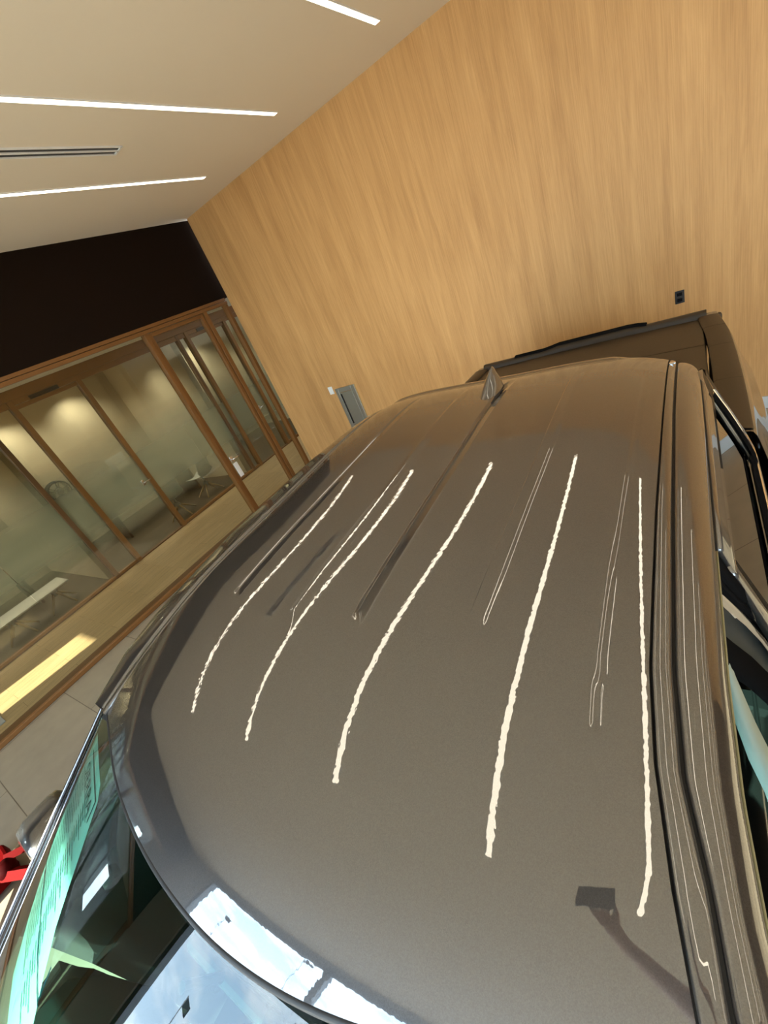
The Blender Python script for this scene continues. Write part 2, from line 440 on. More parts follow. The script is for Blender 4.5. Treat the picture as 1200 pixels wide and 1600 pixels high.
w4 = struct('window_4', MB().box((-6.10, 4.83, 0.035), (-6.0, 4.90, 3.105), 0.004).box((-6.10, 5.30, 0.035), (-6.0, 5.358, 3.105), 0.004), 'frame_wood')
MB().box((-6.075, 4.90, 0.04), (-6.065, 5.30, 3.105)).build('pane', 'tinted_glass', w4)
def lever_handle(parent, x, y, z, sgn=1, mat='chrome'):
    h = MB().box((x, y-0.03, z-0.05), (x+0.012*sgn, y+0.03, z+0.05), 0.004)
    h.tube([(x, y, z), (x+0.05*sgn, y, z), (x+0.055*sgn, y+0.03, z), (x+0.055*sgn, y+0.13, z)], 0.010, 8)
    h.build('door_handle', mat, parent, True)
d1 = struct('door_1', MB().box((-6.09, 3.81, 0.04), (-6.02, 3.86, 3.10), 0.004).box((-6.09, 4.77, 0.04), (-6.02, 4.82, 3.10), 0.004)
            .box((-6.09, 3.86, 3.05), (-6.02, 4.77, 3.10), 0.004).box((-6.09, 3.86, 0.04), (-6.02, 4.77, 0.09), 0.004), 'frame_wood')
MB().box((-6.065, 3.86, 0.09), (-6.058, 4.77, 3.05)).build('pane', 'tinted_glass', d1)
lever_handle(d1, -6.02, 3.90, 1.04)
MB().box((-6.02, 3.87, 0.72), (-6.005, 3.95, 0.97), 0.004).build('lock_plate', 'white_plastic', d1)

# ---- office fronts, plane x = -8.1
struct('trim_7', MB().box((-8.17, -4.5, 3.08), (-8.03, 9.0, 3.22), 0.005), 'frame_wood')
struct('trim_8', MB().box((-8.16, -4.5, 0.0), (-8.06, 9.0, 0.025), 0.003), 'dark_wood')
def office_door(n, y0, y1, hy, frosted=True):
    mb = MB(); wood_frame(mb, -8.1, y0, y1, 0.0, 3.08, 0.075, 0.12)
    mb.box((-8.13, y0+0.08, 2.94), (-8.07, y1-0.08, 3.0), 0.004)
    d = struct('door_%d' % n, mb, 'frame_wood')
    MB().box((-8.104, y0+0.075, 0.02), (-8.096, y1-0.075, 2.94)).build('pane', 'frosted_film_glass', d)
    lever_handle(d, -8.07, hy, 1.10)
    MB().box((-8.09, y0+0.3, 3.00), (-8.03, y0+0.75, 3.06), 0.004).build('door_closer', 'black_plastic', d)
    return d
def office_window(n, y0, y1, joints=()):
    mb = MB().box((-8.14, y0, 2.99), (-8.06, y1, 3.08), 0.004).box((-8.14, y0, 0.02), (-8.06, y1, 0.06), 0.003)
    w = struct('window_%d' % n, mb, 'frame_wood')
    ys = [y0]+list(joints)+[y1]
    for a, b_ in zip(ys[:-1], ys[1:]):
        MB().box((-8.104, a+0.003, 0.06), (-8.096, b_-0.003, 2.99)).build('pane', 'frosted_film_glass', w)
office_window(5, -4.5, -1.55, (-3.0,))
office_door(2, -1.55, -0.48, -0.66)
office_window(6, -0.48, 2.46, (1.0,))
office_door(3, 2.46, 3.57, 3.38)
office_window(7, 3.57, 5.80, (4.7,))
office_door(4, 5.80, 6.90, 6.6)
office_window(8, 6.90, 9.0, (7.9,))
struct('trim_9', MB().box((-8.15, 2.02, 0.0), (-8.05, 2.09, 3.08), 0.004).box((-8.15, 5.58, 0.0), (-8.05, 5.64, 3.08), 0.004), 'dark_wood')

mt = MB().box((-6.95, -1.3, 0.0), (-6.50, -0.22, 0.012), 0.004).build('floor_mat', 'plaster_grey')
tag(mt, 'small blue-grey floor mat in the corridor at the end of the sunlit patch', 'mat')
# ---- ceiling fittings
def strip_light(x, label, group='recessed light strips in the ceiling'):
    y0, y1 = -0.60, 4.72
    r = empty('ceiling_light', (x, (y0+y1)/2, CZ), label, 'light', group)
    MB().box((x-0.026, y0, CZ-0.008), (x+0.026, y1, CZ-0.001)).build('diffuser', 'strip_glow', r)
    f = MB().box((x-0.032, y0-0.006, CZ-0.009), (x-0.026, y1+0.006, CZ)).box((x+0.026, y0-0.006, CZ-0.009), (x+0.032, y1+0.006, CZ))
    f.box((x-0.026, y0-0.006, CZ-0.009), (x+0.026, y0, CZ)).box((x-0.026, y1, CZ-0.009), (x+0.026, y1+0.006, CZ))
    f.build('frame', 'white_plastic', r)
LL = ['lit ceiling strip nearest the dark soffit, below the air vent in the photo',
      'lit ceiling strip just above the air vent in the photo, second from the dark soffit',
      'lit ceiling strip at the top edge of the photo, third from the dark soffit',
      'lit ceiling strip over the middle of the truck roof, fourth from the dark soffit',
      'lit ceiling strip over the right edge of the truck roof, fifth from the dark soffit',
      'lit ceiling strip to the right of the truck, sixth from the dark soffit',
      'lit ceiling strip to the right of the truck, seventh from the dark soffit',
      'lit ceiling strip to the right of the truck, eighth from the dark soffit',
      'lit ceiling strip nearest the white right wall, ninth from the dark soffit']
for i in range(9): strip_light(-4.6+1.3*i, LL[i])
v = empty('air_vent', (-3.93, 2.3, CZ), 'white linear slot air vent between two lit ceiling strips', 'vent')
f = MB()
for a, b_ in ((-4.0, -3.985), (-3.94, -3.92), (-3.875, -3.86)): f.box((a, 1.4, CZ-0.012), (b_, 3.21, CZ), 0.002)
f.box((-4.0, 3.20, CZ-0.012), (-3.86, 3.22, CZ), 0.002).box((-4.0, 1.38, CZ-0.012), (-3.86, 1.40, CZ), 0.002)
f.build('frame', 'white_plastic', v)
MB().box((-3.985, 1.4, CZ-0.004), (-3.94, 3.20, CZ-0.001)).build('slot', 'dark_trim', v)
MB().box((-3.92, 1.4, CZ-0.004), (-3.875, 3.20, CZ-0.001)).build('slot', 'dark_trim', v)

# ---- office downlights washing the back wall, corridor ones, three mid-office ones added as fill
for i, (x, y) in enumerate(((-10.85, 0.2), (-10.85, 1.4), (-10.85, 3.0), (-10.85, 4.4), (-10.85, 6.6), (-10.85, 7.9), (-7.1, 1.0), (-7.1, 4.2), (-7.1, 7.2), (-10.85, -1.0), (-7.1, -2.2), (-9.4, 0.6), (-9.4, 3.2), (-9.4, 4.8))):
    corr = x > -8
    DL = ['office downlight near the sunlit end, behind the white low table', 'office downlight above the left part of the alloy wheel display, second from the sunlit end',
          'office downlight above the alloy wheel on the office wall', 'office downlight above the pale wall board, behind the two shell chairs',
          'office downlight seen past the narrow glass door near the oak wall', 'office downlight at the far end, behind the corner of the oak wall',
          'corridor downlight over the sunlit patch of planks', 'corridor downlight just outside the glass door with the lever handle',
          'corridor downlight at the far end behind the oak wall', 'office downlight out beyond the left edge of the photo', 'corridor downlight nearest the shop front',
          'added office fill light right over the white low table', 'added office fill light in the middle of the room with the alloy wheel', 'added office fill light right over the two shell chairs']
    r = empty('downlight', (x, y, 3.22), DL[i], 'light', 'corridor downlights' if corr else 'office downlights')
    MB().lathe([(0.0, 3.214), (0.04, 3.214)], c=(x, y, 0), n=16).build('lamp_disc', 'spot_glow', r)
    MB().lathe([(0.04, 3.214), (0.045, 3.208), (0.055, 3.216), (0.055, 3.22)], c=(x, y, 0), n=20).build('ring', 'white_plastic', r)
    ld = bpy.data.lights.new('downlight_lamp', 'SPOT'); ld.energy = DOWNLIGHT_POWER * (1.2 if corr else 1.5); ld.spot_size = math.radians(125); ld.spot_blend = 1.0
    ld.color = (1.0, 0.87, 0.68); ld.shadow_soft_size = 0.04
    lo = bpy.data.objects.new('lamp', ld); COL.objects.link(lo); lo.parent = r; lo.location = (0, 0, -0.04)

# ---- things on the oak wall
o = empty('wall_outlet', (-0.04, 5.36, 1.315), 'black wall outlet plate on the oak wall above the truck bed', 'outlet')
MB().box((-0.078, 5.352, 1.255), (-0.002, 5.36, 1.375), 0.003).build('cover_plate', 'black_plastic', o)
MB().box((-0.062, 5.348, 1.325), (-0.018, 5.353, 1.358), 0.003).build('socket', 'black_gloss', o)
MB().box((-0.062, 5.348, 1.272), (-0.018, 5.353, 1.305), 0.003).build('socket', 'black_gloss', o)
o = empty('light_switch', (-4.73, 5.36, 1.33), 'small white switch plate on the oak wall beside the steel cabinet', 'switch')
MB().box((-4.775, 5.353, 1.27), (-4.685, 5.36, 1.395), 0.003).build('cover_plate', 'white_plastic', o)
MB().box((-4.75, 5.348, 1.30), (-4.71, 5.354, 1.365), 0.003).build('rocker', 'white_plastic', o)
o = empty('extinguisher_cabinet', (-4.42, 5.36, 0.65), 'steel fire extinguisher cabinet set in the oak wall', 'cabinet')
f = MB().box((-4.63, 5.335, 0.62), (-4.565, 5.36, 1.34), 0.003).box((-4.305, 5.335, 0.62), (-4.235, 5.36, 1.34), 0.003)
f.box((-4.565, 5.335, 1.27), (-4.305, 5.36, 1.34), 0.003).box((-4.565, 5.335, 0.62), (-4.305, 5.36, 0.69), 0.003)
f.build('frame', 'brushed_steel', o)
MB().box((-4.555, 5.342, 0.70), (-4.315, 5.356, 1.26), 0.002).build('door', 'brushed_steel', o)
MB().box((-4.563, 5.338, 0.72), (-4.532, 5.345, 1.24)).build('viewing_slot', 'black_gloss', o)

# ================================================================ OFFICE FURNITURE
def star_base(root, h, r=0.33):
    MB().lathe([(0.0, h-0.06), (0.05, h-0.06), (0.06, h-0.02), (0.045, h+0.03), (0.0, h+0.03)], n=16).build('hub', 'grey_plastic', root, True, True)
    for k in range(4):
        a = math.radians(20+90*k)
        MB().tube([(0.03*math.cos(a), 0.03*math.sin(a), h-0.02), (r*math.cos(a), r*math.sin(a), 0.012)], [0.020, 0.012], 8).build('leg', 'leg_wood', root, True, True)
def table(x, y, label):
    r = empty('low_table', (x, y, 0), label, 'table', None)
    MB().box((-0.28, -0.56, 0.37), (0.28, 0.56, 0.40), 0.012).build('tabletop', 'white_plastic', r, False, True)
    for s in (-0.33, 0.33):
        for k in range(4):
            a = math.radians(25+90*k)
            MB().tube([(0.03*math.cos(a), s+0.03*math.sin(a), 0.27), (0.27*math.cos(a), s+0.27*math.sin(a), 0.012)], [0.020, 0.013], 8).build('leg', 'leg_wood', r, True, True)
        MB().lathe([(0.0, 0.22), (0.045, 0.22), (0.05, 0.30), (0.04, 0.37), (0.0, 0.37)], c=(0, s, 0), n=16).build('hub', 'grey_plastic', r, True, True)
    return r
table(-8.70, 1.0, 'white low table on wooden star legs behind the frosted office glass')
def office_chair(x, y, rz, label):
    r = empty('office_chair', (x, y, 0), label, 'chair', 'shell chairs in the office', rz=rz)
    star_base(r, 0.27, 0.31)
    MB().tube([(0, 0, 0.28), (0, 0, 0.42)], 0.022, 10).build('column', 'grey_plastic', r, True, True)
    rows = []
    for i in range(13):
        t_ = i/12.0
        if t_ < 0.5: yy = 0.24-0.44*(t_/0.5); zz = 0.44-0.02*math.sin(math.pi*t_/0.5)
        else: yy = -0.20-0.10*((t_-0.5)/0.5); zz = 0.44+0.38*((t_-0.5)/0.5)
        w = 0.24-0.05*abs(t_-0.45)
        rows.append([(w*(j/4.0-1), yy+0.05*abs(j/4.0-1)**2*(1 if t_ > .5 else 0), zz+0.05*abs(j/4.0-1)**2*(1 if t_ < .6 else 0.2)) for j in range(9)])
    s_ = MB().grid(rows).build('shell_seat', 'grey_plastic', r, True, True)
    md = s_.modifiers.new('solid', 'SOLIDIFY'); md.thickness = 0.012
    return r
office_chair(-8.66, 3.93, 1.2, 'grey shell chair on wooden star legs, the nearer of two behind the office glass')
office_chair(-8.72, 4.76, 1.9, 'grey shell chair on wooden star legs, the farther of two behind the office glass')
o = empty('desk', (-9.9, 4.1, 0), 'dark office desk behind the frosted glass door', 'desk')
MB().box((-10.35, 3.1, 0.71), (-9.55, 5.1, 0.74), 0.006).build('desktop', 'dark_wood', o)
for y in (3.12, 5.03): MB().box((-10.33, y, 0.0), (-9.58, y+0.05, 0.71), 0.004).build('side_panel', 'dark_wood', o)
o = empty('monitor', (-10.0, 4.0, 0.74), 'black computer monitor standing on the office desk', 'monitor')
MB().box((-10.02, 3.72, 0.86), (-9.99, 4.28, 1.18), 0.006).build('screen', 'black_gloss', o)
MB().box((-10.06, 3.97, 0.74), (-10.03, 4.03, 1.0)).box((-10.12, 3.88, 0.74), (-9.95, 4.12, 0.752)).build('stand', 'dark_trim', o)
o = empty('desk', (-9.9, 0.3, 0), 'dark office desk near the sunlit end of the corridor', 'desk')
MB().box((-10.35, -0.6, 0.71), (-9.55, 1.3, 0.74), 0.006).build('desktop', 'dark_wood', o)
for y in (-0.58, 1.23): MB().box((-10.33, y, 0.0), (-9.58, y+0.05, 0.71), 0.004).build('side_panel', 'dark_wood', o)
MBP = MB().box((-11.3, 4.3, 1.05), (-11.285, 4.75, 1.4), 0.003)
tag(MBP.build('wall_panel', 'white_paint'), 'pale square picture board on the office back wall', 'board')

def wheel_parts(root, c, R, axis_dir=1, rimR=None, w=0.26, spokes=6):
    rimR = rimR or R*0.70
    ax = 'x'
    s = axis_dir
    def P(pr): return [(r_, h*s) for r_, h in pr]
    MB().lathe(P([(rimR*0.97, -w/2), (R*0.94, -w/2), (R, -w*0.38), (R, w*0.38), (R*0.94, w/2), (rimR, w*0.46), (rimR*0.96, w*0.3)]), ax, c, 48).build('tyre', 'tyre_rubber', root, True)
    rim = MB().lathe(P([(rimR, w*0.46), (rimR*0.95, w*0.44), (rimR*0.92, w*0.2), (rimR*0.92, -w*0.45)]), ax, c, 48)
    rim.lathe(P([(0.0, w*0.36), (0.06, w*0.36), (0.085, w*0.30), (0.085, w*0.1)]), ax, c, 24)
    for k in range(spokes):
        a = 2*math.pi*k/spokes
        for da in (-0.13, 0.13):
            p0 = (c[0]+s*w*0.27, c[1]+0.07*math.cos(a+da*1.5), c[2]+0.07*math.sin(a+da*1.5))
            p1 = (c[0]+s*w*0.33, c[1]+rimR*0.93*math.cos(a+da), c[2]+rimR*0.93*math.sin(a+da))
            rim.tube([p0, p1], [0.022*R/.4, 0.018*R/.4], 6)
    rim.build('rim', 'alloy', root, True)
wl = empty('wheel_display', (-11.16, 3.06, 1.06), 'alloy wheel with slim tyre shown on the office wall', 'wheel')
wheel_parts(wl, (-11.16, 3.08, 1.33), 0.235, 1, 0.20, 0.2, 5)
MB().tube([(-11.3, 3.08, 1.33), (-11.18, 3.08, 1.33)], 0.03, 10).build('wall_bracket', 'dark_trim', wl)

# ================================================================ RED STAND beside the truck
rs = empty('red_stand', (-4.12, -0.78, 0), 'red metal floor stand with jointed arms left of the windshield', 'stand')
hub = (-4.13, -0.80, 0.10)
MB().tube([(-4.02, -0.50, 0.07), (-4.22, -0.20, 0.05)], 0.035, 4, True).tube([(-4.19, -0.74, 0.12), (-4.02, -0.50, 0.07)], 0.035, 4, True).build('arm', 'red_paint', rs)
MB().tube([(-4.19, -0.86, 0.1), (-3.72, -0.62, 0.12)], 0.045, 4, True).build('arm', 'red_paint', rs)
MB().tube([(-4.12, -0.84, 0.1), (-3.75, -1.15, 0.1)], 0.05, 4, True).build('arm', 'red_paint', rs)
MB().box((-4.40, -1.2, 0.02), (-4.05, -0.72, 0.12), 0.02).build('base_plate', 'red_paint', rs)
for p in ((-4.05, -0.76, 0.10), (-3.92, -0.98, 0.10)):
    MB().lathe([(0.0, 0.09), (0.05, 0.085), (0.062, 0.05), (0.062, 0.0), (0.0, 0.0)], c=p, n=20).build('knob', 'dark_red', rs, True)

# ================================================================ PICKUP TRUCK
T = empty('pickup_truck', (-0.74, 1.2, 0.0), 'dark grey metallic crew cab pickup truck parked in front of the oak wall', 'truck')
CX = -0.74
ZP = (-0.5996, 0.0172, -0.0043, 0.0682, -0.0309, 0.0086, 0.0676, -0.0951, -0.024, -0.2517, -0.011, -0.1852)
def zf(x, y):
    u = min(x, -0.005)-CX; v_ = y-0.9
    return (2.6+ZP[0]+ZP[1]*v_+ZP[2]*v_**2+ZP[3]*v_**3+ZP[7]*v_**4+(ZP[4]+ZP[6]*v_)*u*u+ZP[5]*u**4+ZP[8]*u
            + ZP[9]*u**6+ZP[10]*v_*u+ZP[11]*v_*u**4)
FX = [-1.49, -1.42, -1.28, -1.10, -0.95, -0.80, -0.66, -0.52, -0.38, -0.24, -0.10, 0.03, 0.08]
FY = [.125, .098, .047, -.022, -.061, -.083, -.089, -.078, -.050, -.006, .048, .108, .135]
def fy(x): return interps(x, FX, FY)
def fzz(x): return zf(x, fy(x))-0.030*sm(-1.12, -1.46, x)
def ry(x):   # rear edge of the roof
    return interp(x, [-1.5, -1.42, -1.25, -0.9, -0.35, -0.15, 0.0, 0.06], [1.97, 2.03, 2.05, 2.06, 2.06, 2.05, 2.03, 1.98])
def bump(d, w, bev):      # flat topped rib: 1 inside the half width w, falling over bev
    return 1.0-sm(w-bev, w, abs(d))
RIBS = [  # kind, x centre near, x centre far, half width, y front, height, edge width
    ('ramp', -1.102, -1.102, 0.018, 0.45, 0.0024, 0.0012),
    ('fall', -0.819, -0.824, 0.021, 0.395, 0.0034, 0.0014),
    ('ramp', -0.627, -0.633, 0.019, 0.435, 0.0092, 0.0014),
    ('flat', -0.354, -0.351, 0.019, 0.490, 0.0016, 0.0030),
    ('flat', -0.128, -0.124, 0.0055, 0.360, -0.0026, 0.0035)]
def rib_profile(kind, d, hw, h, e):
    if abs(d) >= hw+0.001: return 0.0
    if kind == 'flat': return h*(1-sm(hw-e, hw, abs(d)))
    # ramp: drops at its left edge and climbs back to the right
    q = (d+hw)/(2*hw)
    if kind == 'fall': return 2*hw*(0.021*(1-q)+0.009*(1-q*q))*sm(0, e/(2*hw), q)
    return -h*(1-q)*sm(0, e/(2*hw), q)
def roofz(x, y):
    z = zf(x, y)
    y0 = fy(x)
    z += (fzz(x)-zf(x, y0))*(1-sm(0, 0.55, y-y0))
    for (kind, xa, xb, hw, yf, h, bev) in RIBS:
        xc = xa+(xb-xa)*(y-yf)/0.85
        if abs(x-xc) < hw+0.002:
            yy = y-yf-1.0*max(0.0, (xc+hw-x))
            z += rib_profile(kind, x-xc, hw, h, bev)*sm(0.0, 0.010 if kind == 'flat' else 0.03, yy)*(1-sm(1.80, 1.90, y))
    z -= 0.0125*max(0.0, 1-(y-y0)/0.16)**2
    # rear lip with the raised centre over the high brake light
    edge = ry(x)-y
    z += 0.010*sm(0.10, 0.055, edge)*sm(0.60, 0.52, abs(x+0.78))*(1-0.0)
    z -= 0.05*sm(0.035, 0.0, edge)
    return z
XI = ([.10,.126,.22,.351,.493,.9,1.119,1.414,2.06], [-.008,-.014,-.034,-.054,-.064,-.068,-.067,-.065,-.058])
XO = ([.10,.142,.237,.345,.504,.9,1.415,2.06], [.028,.017,.003,-.02,-.031,-.035,-.036,-.030])
def xi(y): return interp(y, *XI)
def xo(y): return interp(y, *XO)
def xiL(y): return -1.413-xi(y)
def xoL(y): return -1.413-xo(y)
# --- roof panel
NYR = 330
XS = []
x = -1.405
while x < -0.008:
    XS.append((x+1.405)/1.397)
    near = min(abs(x-xc)-hw for (_, xc, _, hw, _, _, _) in RIBS)
    x += 0.0008 if near < 0.003 else 0.007
XS.append(1.0)
rows = []
for j in range(NYR+1):
    t_ = j/NYR

    row = []
    for s_ in XS:
        y = fy(-1.40+s_*1.39)+t_*(ry(-1.40+s_*1.39)-fy(-1.40+s_*1.39))
        a, b_ = xiL(y), xi(y)
        x = a+s_*(b_-a)
        row.append((x, y, roofz(x, y)))
    rows.append(row)
# turned-down front hem
hem = [(x, y+0.012, z-0.012) for (x, y, z) in rows[0]]
rhem = [(x, y+0.004, z-0.03) for (x, y, z) in rows[-1]]
MB().grid(rows+[rhem]).build('roof_panel', 'metallic_paint', T, True)

# --- ditch mouldings (between roof panel and side rail) with the dark gaps on either side
def ditch(side):
    a_, b_ = (xi, xo) if side > 0 else (xoL, xiL)
    rows = []
    n = 120
    for j in range(n+1):
        y = 0.09+(2.035-0.09)*j/n
        x0, x1 = a_(y)+0.0028, b_(y)-0.0032
        if x0 > x1: x0, x1 = x1, x0
        r_ = []
        for k in range(9):
            s_ = k/8; x = x0+(x1-x0)*s_
            lift = 0.0035*math.sin(math.pi*s_)**0.6-0.001
            r_.append((x, y, zf(x, y)+(fzz(x)-zf(x, fy(x)))*(1-sm(0, .55, y-fy(x)))-0.002+lift))
        rows.append([(r_[0][0], y, r_[0][2]-0.012)]+r_+[(r_[-1][0], y, r_[-1][2]-0.012)])
    mo = MB().grid(rows).build('ditch_molding', 'metallic_paint', T, True)
    # gasket under it
    g_ = []
    for j in range(61):
        y = 0.09+(2.035-0.09)*j/60
        x0, x1 = a_(y)-0.004, b_(y)+0.004
        z0 = zf(x0, y)-0.010; z1 = zf(x1, y)-0.010
        dz = (fzz(x0)-zf(x0, fy(x0)))*(1-sm(0, .55, y-fy(x0)))
        g_.append([(x0, y, z0+dz), (x1, y, z1+dz)])
    MB().grid(g_).build('gasket', 'seam_black', mo)
    # bright end clip at the rear
    yc = 1.90
    x0, x1 = a_(yc), b_(yc)
    MB().box((min(x0, x1)+0.004, yc-0.012, zf(x0, yc)-0.004), (max(x0, x1)-0.004, yc, zf(x0, yc)+0.002), 0.001).build('end_clip', 'chrome', mo)
ditch(1); ditch(-1)

# --- side rails: from ditch over the shoulder down to the side window tops
def xe(y): return interp(y, [.10,.227,.36,.53,.9,1.9,2.06], [.078,.0535,.041,.036,.036,.037,.020])
def rail_profile(y, side):
    dzf = lambda x: (fzz(x)-zf(x, fy(x)))*(1-sm(0, .55, y-fy(x)))
    drop = 0.012*sm(1.93, 2.06, y)
    if side > 0:
        xo_ = xo(y); z0 = zf(xo_, y)+dzf(xo_)-0.001-drop
        e_ = xe(y); w = e_-xo_
        prof = [(0, -0.012), (0.004/w, 0.0), (0.15, 0.0), (0.3, -0.002), (0.45, -0.005), (0.6, -0.010), (0.75, -0.018), (0.87, -0.027), (0.95, -0.038), (1.0, -0.054)]
        return [(xo_+s_*w, y, z0+d) for s_, d in prof]
    xo_ = xoL(y); z0 = zf(xo_, y)+dzf(xo_)-0.001-drop
    ex = interp(y, [.10,.25,.4,.8,1.4,1.9,2.06], [-1.497,-1.525,-1.540,-1.552,-1.552,-1.530,-1.50])
    ez = interp(y, [.10,.25,.4,.8,1.4,1.9,2.06], [1.855,1.897,1.920,1.952,1.962,1.945,1.90])-drop
    w = xo_-ex
    prof = [(0, -0.012), (0.03, 0.0), (0.15, 0.06), (0.3, 0.16), (0.5, 0.32), (0.7, 0.52), (0.88, 0.76), (1.0, 1.0)]
    out = []
    for s_, k in prof:
        z = z0+k if s_ == 0 else z0*(1-k)+ez*k
        out.append((xo_-s_*w, y, z))
    out += [(ex-0.006, y, ez-0.02), (ex-0.010, y, ez-0.05)]
    return out
RY = [0.10+(2.06-0.10)*j/80 for j in range(81)]
def rail_rows(side):
    R = [rail_profile(y, side) for y in RY]
    R.append([(p[0], p[1]+0.008, p[2]-0.014) for p in R[-1]])
    R.append([(p[0], p[1]+0.012, p[2]-0.06) for p in R[-1]])
    return R
rr = MB().grid(rail_rows(1)).build('roof_rail', 'metallic_paint', T, True)
rl = MB().grid(rail_rows(-1)).build('roof_rail', 'metallic_paint', T, True)

# --- body side surface model (mirrored about CX), x offset from centre line at height z
def side_x(z, y=1.0):
    # half width of the cab/body at height z
    h = interp(z, [0.35, 0.45, 0.75, 1.05, 1.25, 1.45, 1.50, 1.81, 1.88], [0.90, 0.955, 0.985, 0.995, 0.975, 0.945, 0.930, 0.803, 0.778])
    return h
def sp_(side, z, y, off=0.0):
    return (CX+side*(side_x(z)+off), y, z)
def zbelt(y): return interp(y, [-0.6, 0.4, 1.5, 1.95], [1.44, 1.455, 1.47, 1.52])
# closed cab doors: (name, y0, y1, window y at belt front, belt rear, top front, top rear)
def side_patch(side, y0, y1, z0, z1, ny, nz_, off=0.0, y0t=None, y1t=None):
    rows = []
    for k in range(nz_+1):
        z = z0+(z1-z0)*k/nz_
        q = k/nz_
        a = y0 if y0t is None else y0*(1-q)+y0t*q
        b_ = y1 if y1t is None else y1*(1-q)+y1t*q
        rows.append([sp_(side, z, a+(b_-a)*j/ny, off) for j in range(ny+1)])
    return rows
def door(side, y0, y1, yt0, yt1, wy0, wy1, wt0, wt1, lbl=None):
    d = MB()
    d.grid(side_patch(side, y0, y1, 0.47, 1.45, 10, 24))                     # outer skin below the belt
    # frame around the window: front, rear and top members
    d.grid(side_patch(side, y0, wy0, 1.45, 1.81, 2, 10, 0.0, yt0, wt0))
    d.grid(side_patch(side, wy1, y1, 1.45, 1.81, 3, 10, 0.0, wt1, yt1))
    d.grid(side_patch(side, yt0, yt1, 1.79, 1.868, 8, 4, 0.002))
    o_ = d.build('door', 'metallic_paint', T, True)
    md = o_.modifiers.new('solid', 'SOLIDIFY'); md.thickness = 0.02; md.offset = -1 if side > 0 else -1
    w = MB().grid(side_patch(side, wy0, wy1, 1.455, 1.795, 8, 10, -0.012, wt0, wt1)).build('window', 'side_glass', o_)
    # belt trim: chrome strip with a black weatherstrip below it
    def strip(z_a, z_b, off, nm, mat):
        r_ = []
        for j in range(21):
            y = wy0-0.01+(wy1-wy0+0.03)*j/20
            r_.append([sp_(side, z_a, y, off), sp_(side, z_a+(z_b-z_a)*.3, y, off+.008), sp_(side, z_b, y, off+.006), sp_(side, z_b+.002, y, off-.004)])
        MB().grid(r_).build(nm, mat, o_, True)
    strip(1.452, 1.474, 0.004, 'chrome_trim', 'chrome')
    strip(1.474, 1.508, 0.0, 'weatherstrip', 'matte_black')
    # chrome up the rear edge of the rear window
    # handle
    hy = y1-0.16
    p = [sp_(side, 1.24, hy-0.10, 0.004), sp_(side, 1.24, hy-0.08, 0.04), sp_(side, 1.24, hy+0.08, 0.04), sp_(side, 1.24, hy+0.10, 0.004)]
    MB().tube(p, 0.016, 8).build('door_handle', 'chrome', o_, True)
    return o_
# right rear door
dr = door(1, 0.86, 1.98, 0.88, 1.90, 0.97, 1.90, 0.93, 1.83)
# chrome and weatherstrip running up the rear edge of that window
def edge_strip(parent, side, pts, w, mat, nm, off):
    rows = []
    for (z, y) in pts:
        rows.append([sp_(side, z, y-w/2, off), sp_(side, z, y, off+0.007), sp_(side, z, y+w/2, off)])
    MB().grid(rows).build(nm, mat, parent, True)
edge_strip(dr, 1, [(1.80, 1.86), (1.75, 1.885), (1.69, 1.915), (1.62, 1.935), (1.55, 1.945), (1.50, 1.93), (1.475, 1.90)], 0.009, 'chrome', 'chrome_trim', 0.006)
edge_strip(dr, 1, [(1.805, 1.822), (1.75, 1.845), (1.69, 1.872), (1.62, 1.890), (1.55, 1.900), (1.50, 1.888), (1.475, 1.86)], 0.078, 'matte_black', 'weatherstrip', 0.0045)
dl1 = door(-1, 0.86, 1.98, 0.88, 1.90, 0.97, 1.90, 0.93, 1.83)
dl2 = door(-1, -0.42, 0.85, 0.20, 0.87, -0.28, 0.80, 0.26, 0.80)

# right front door stands open, hinged at its front edge (built closed, turned about the hinge)
HY = -0.42
HX = CX+side_x(1.0)
do = empty('front_door', (HX, HY, 0.0), parent=T)
ang = math.radians(-62)
def hinge(p):
    x, y, z = p[0]-HX, p[1]-HY, p[2]
    return (x*math.cos(ang)-y*math.sin(ang)+HX, x*math.sin(ang)+y*math.cos(ang)+HY, z)
def turned(rows): return [[hinge(p) for p in r] for r in rows]
def open_part(mb_rows_list, nm, mat, solid=0.0, sm_=True):
    d = MB()
    for r in mb_rows_list: d.grid(turned(r))
    o_ = d.build(nm, mat, do, sm_)
    if solid: md = o_.modifiers.new('solid', 'SOLIDIFY'); md.thickness = solid; md.offset = -1
    return o_
open_part([side_patch(1, -0.42, 0.85, 0.47, 1.45, 10, 24), side_patch(1, -0.42, -0.30, 1.45, 1.81, 2, 8, 0, 0.02, 0.10),
           side_patch(1, 0.80, 0.85, 1.45, 1.81, 2, 8, 0, 0.80, 0.87), side_patch(1, 0.02, 0.87, 1.79, 1.86, 8, 3)], 'door_shell', 'metallic_paint', 0.03)
open_part([side_patch(1, -0.38, 0.82, 0.50, 1.44, 8, 16, -0.09)], 'inner_panel', 'dark_trim', 0.02)
open_part([side_patch(1, -0.28, 0.80, 1.455, 1.795, 8, 8, -0.012, 0.10, 0.80)], 'window', 'side_glass')
open_part([side_patch(1, -0.30, 0.82, 1.45, 1.475, 8, 2, 0.008)], 'chrome_trim', 'chrome')

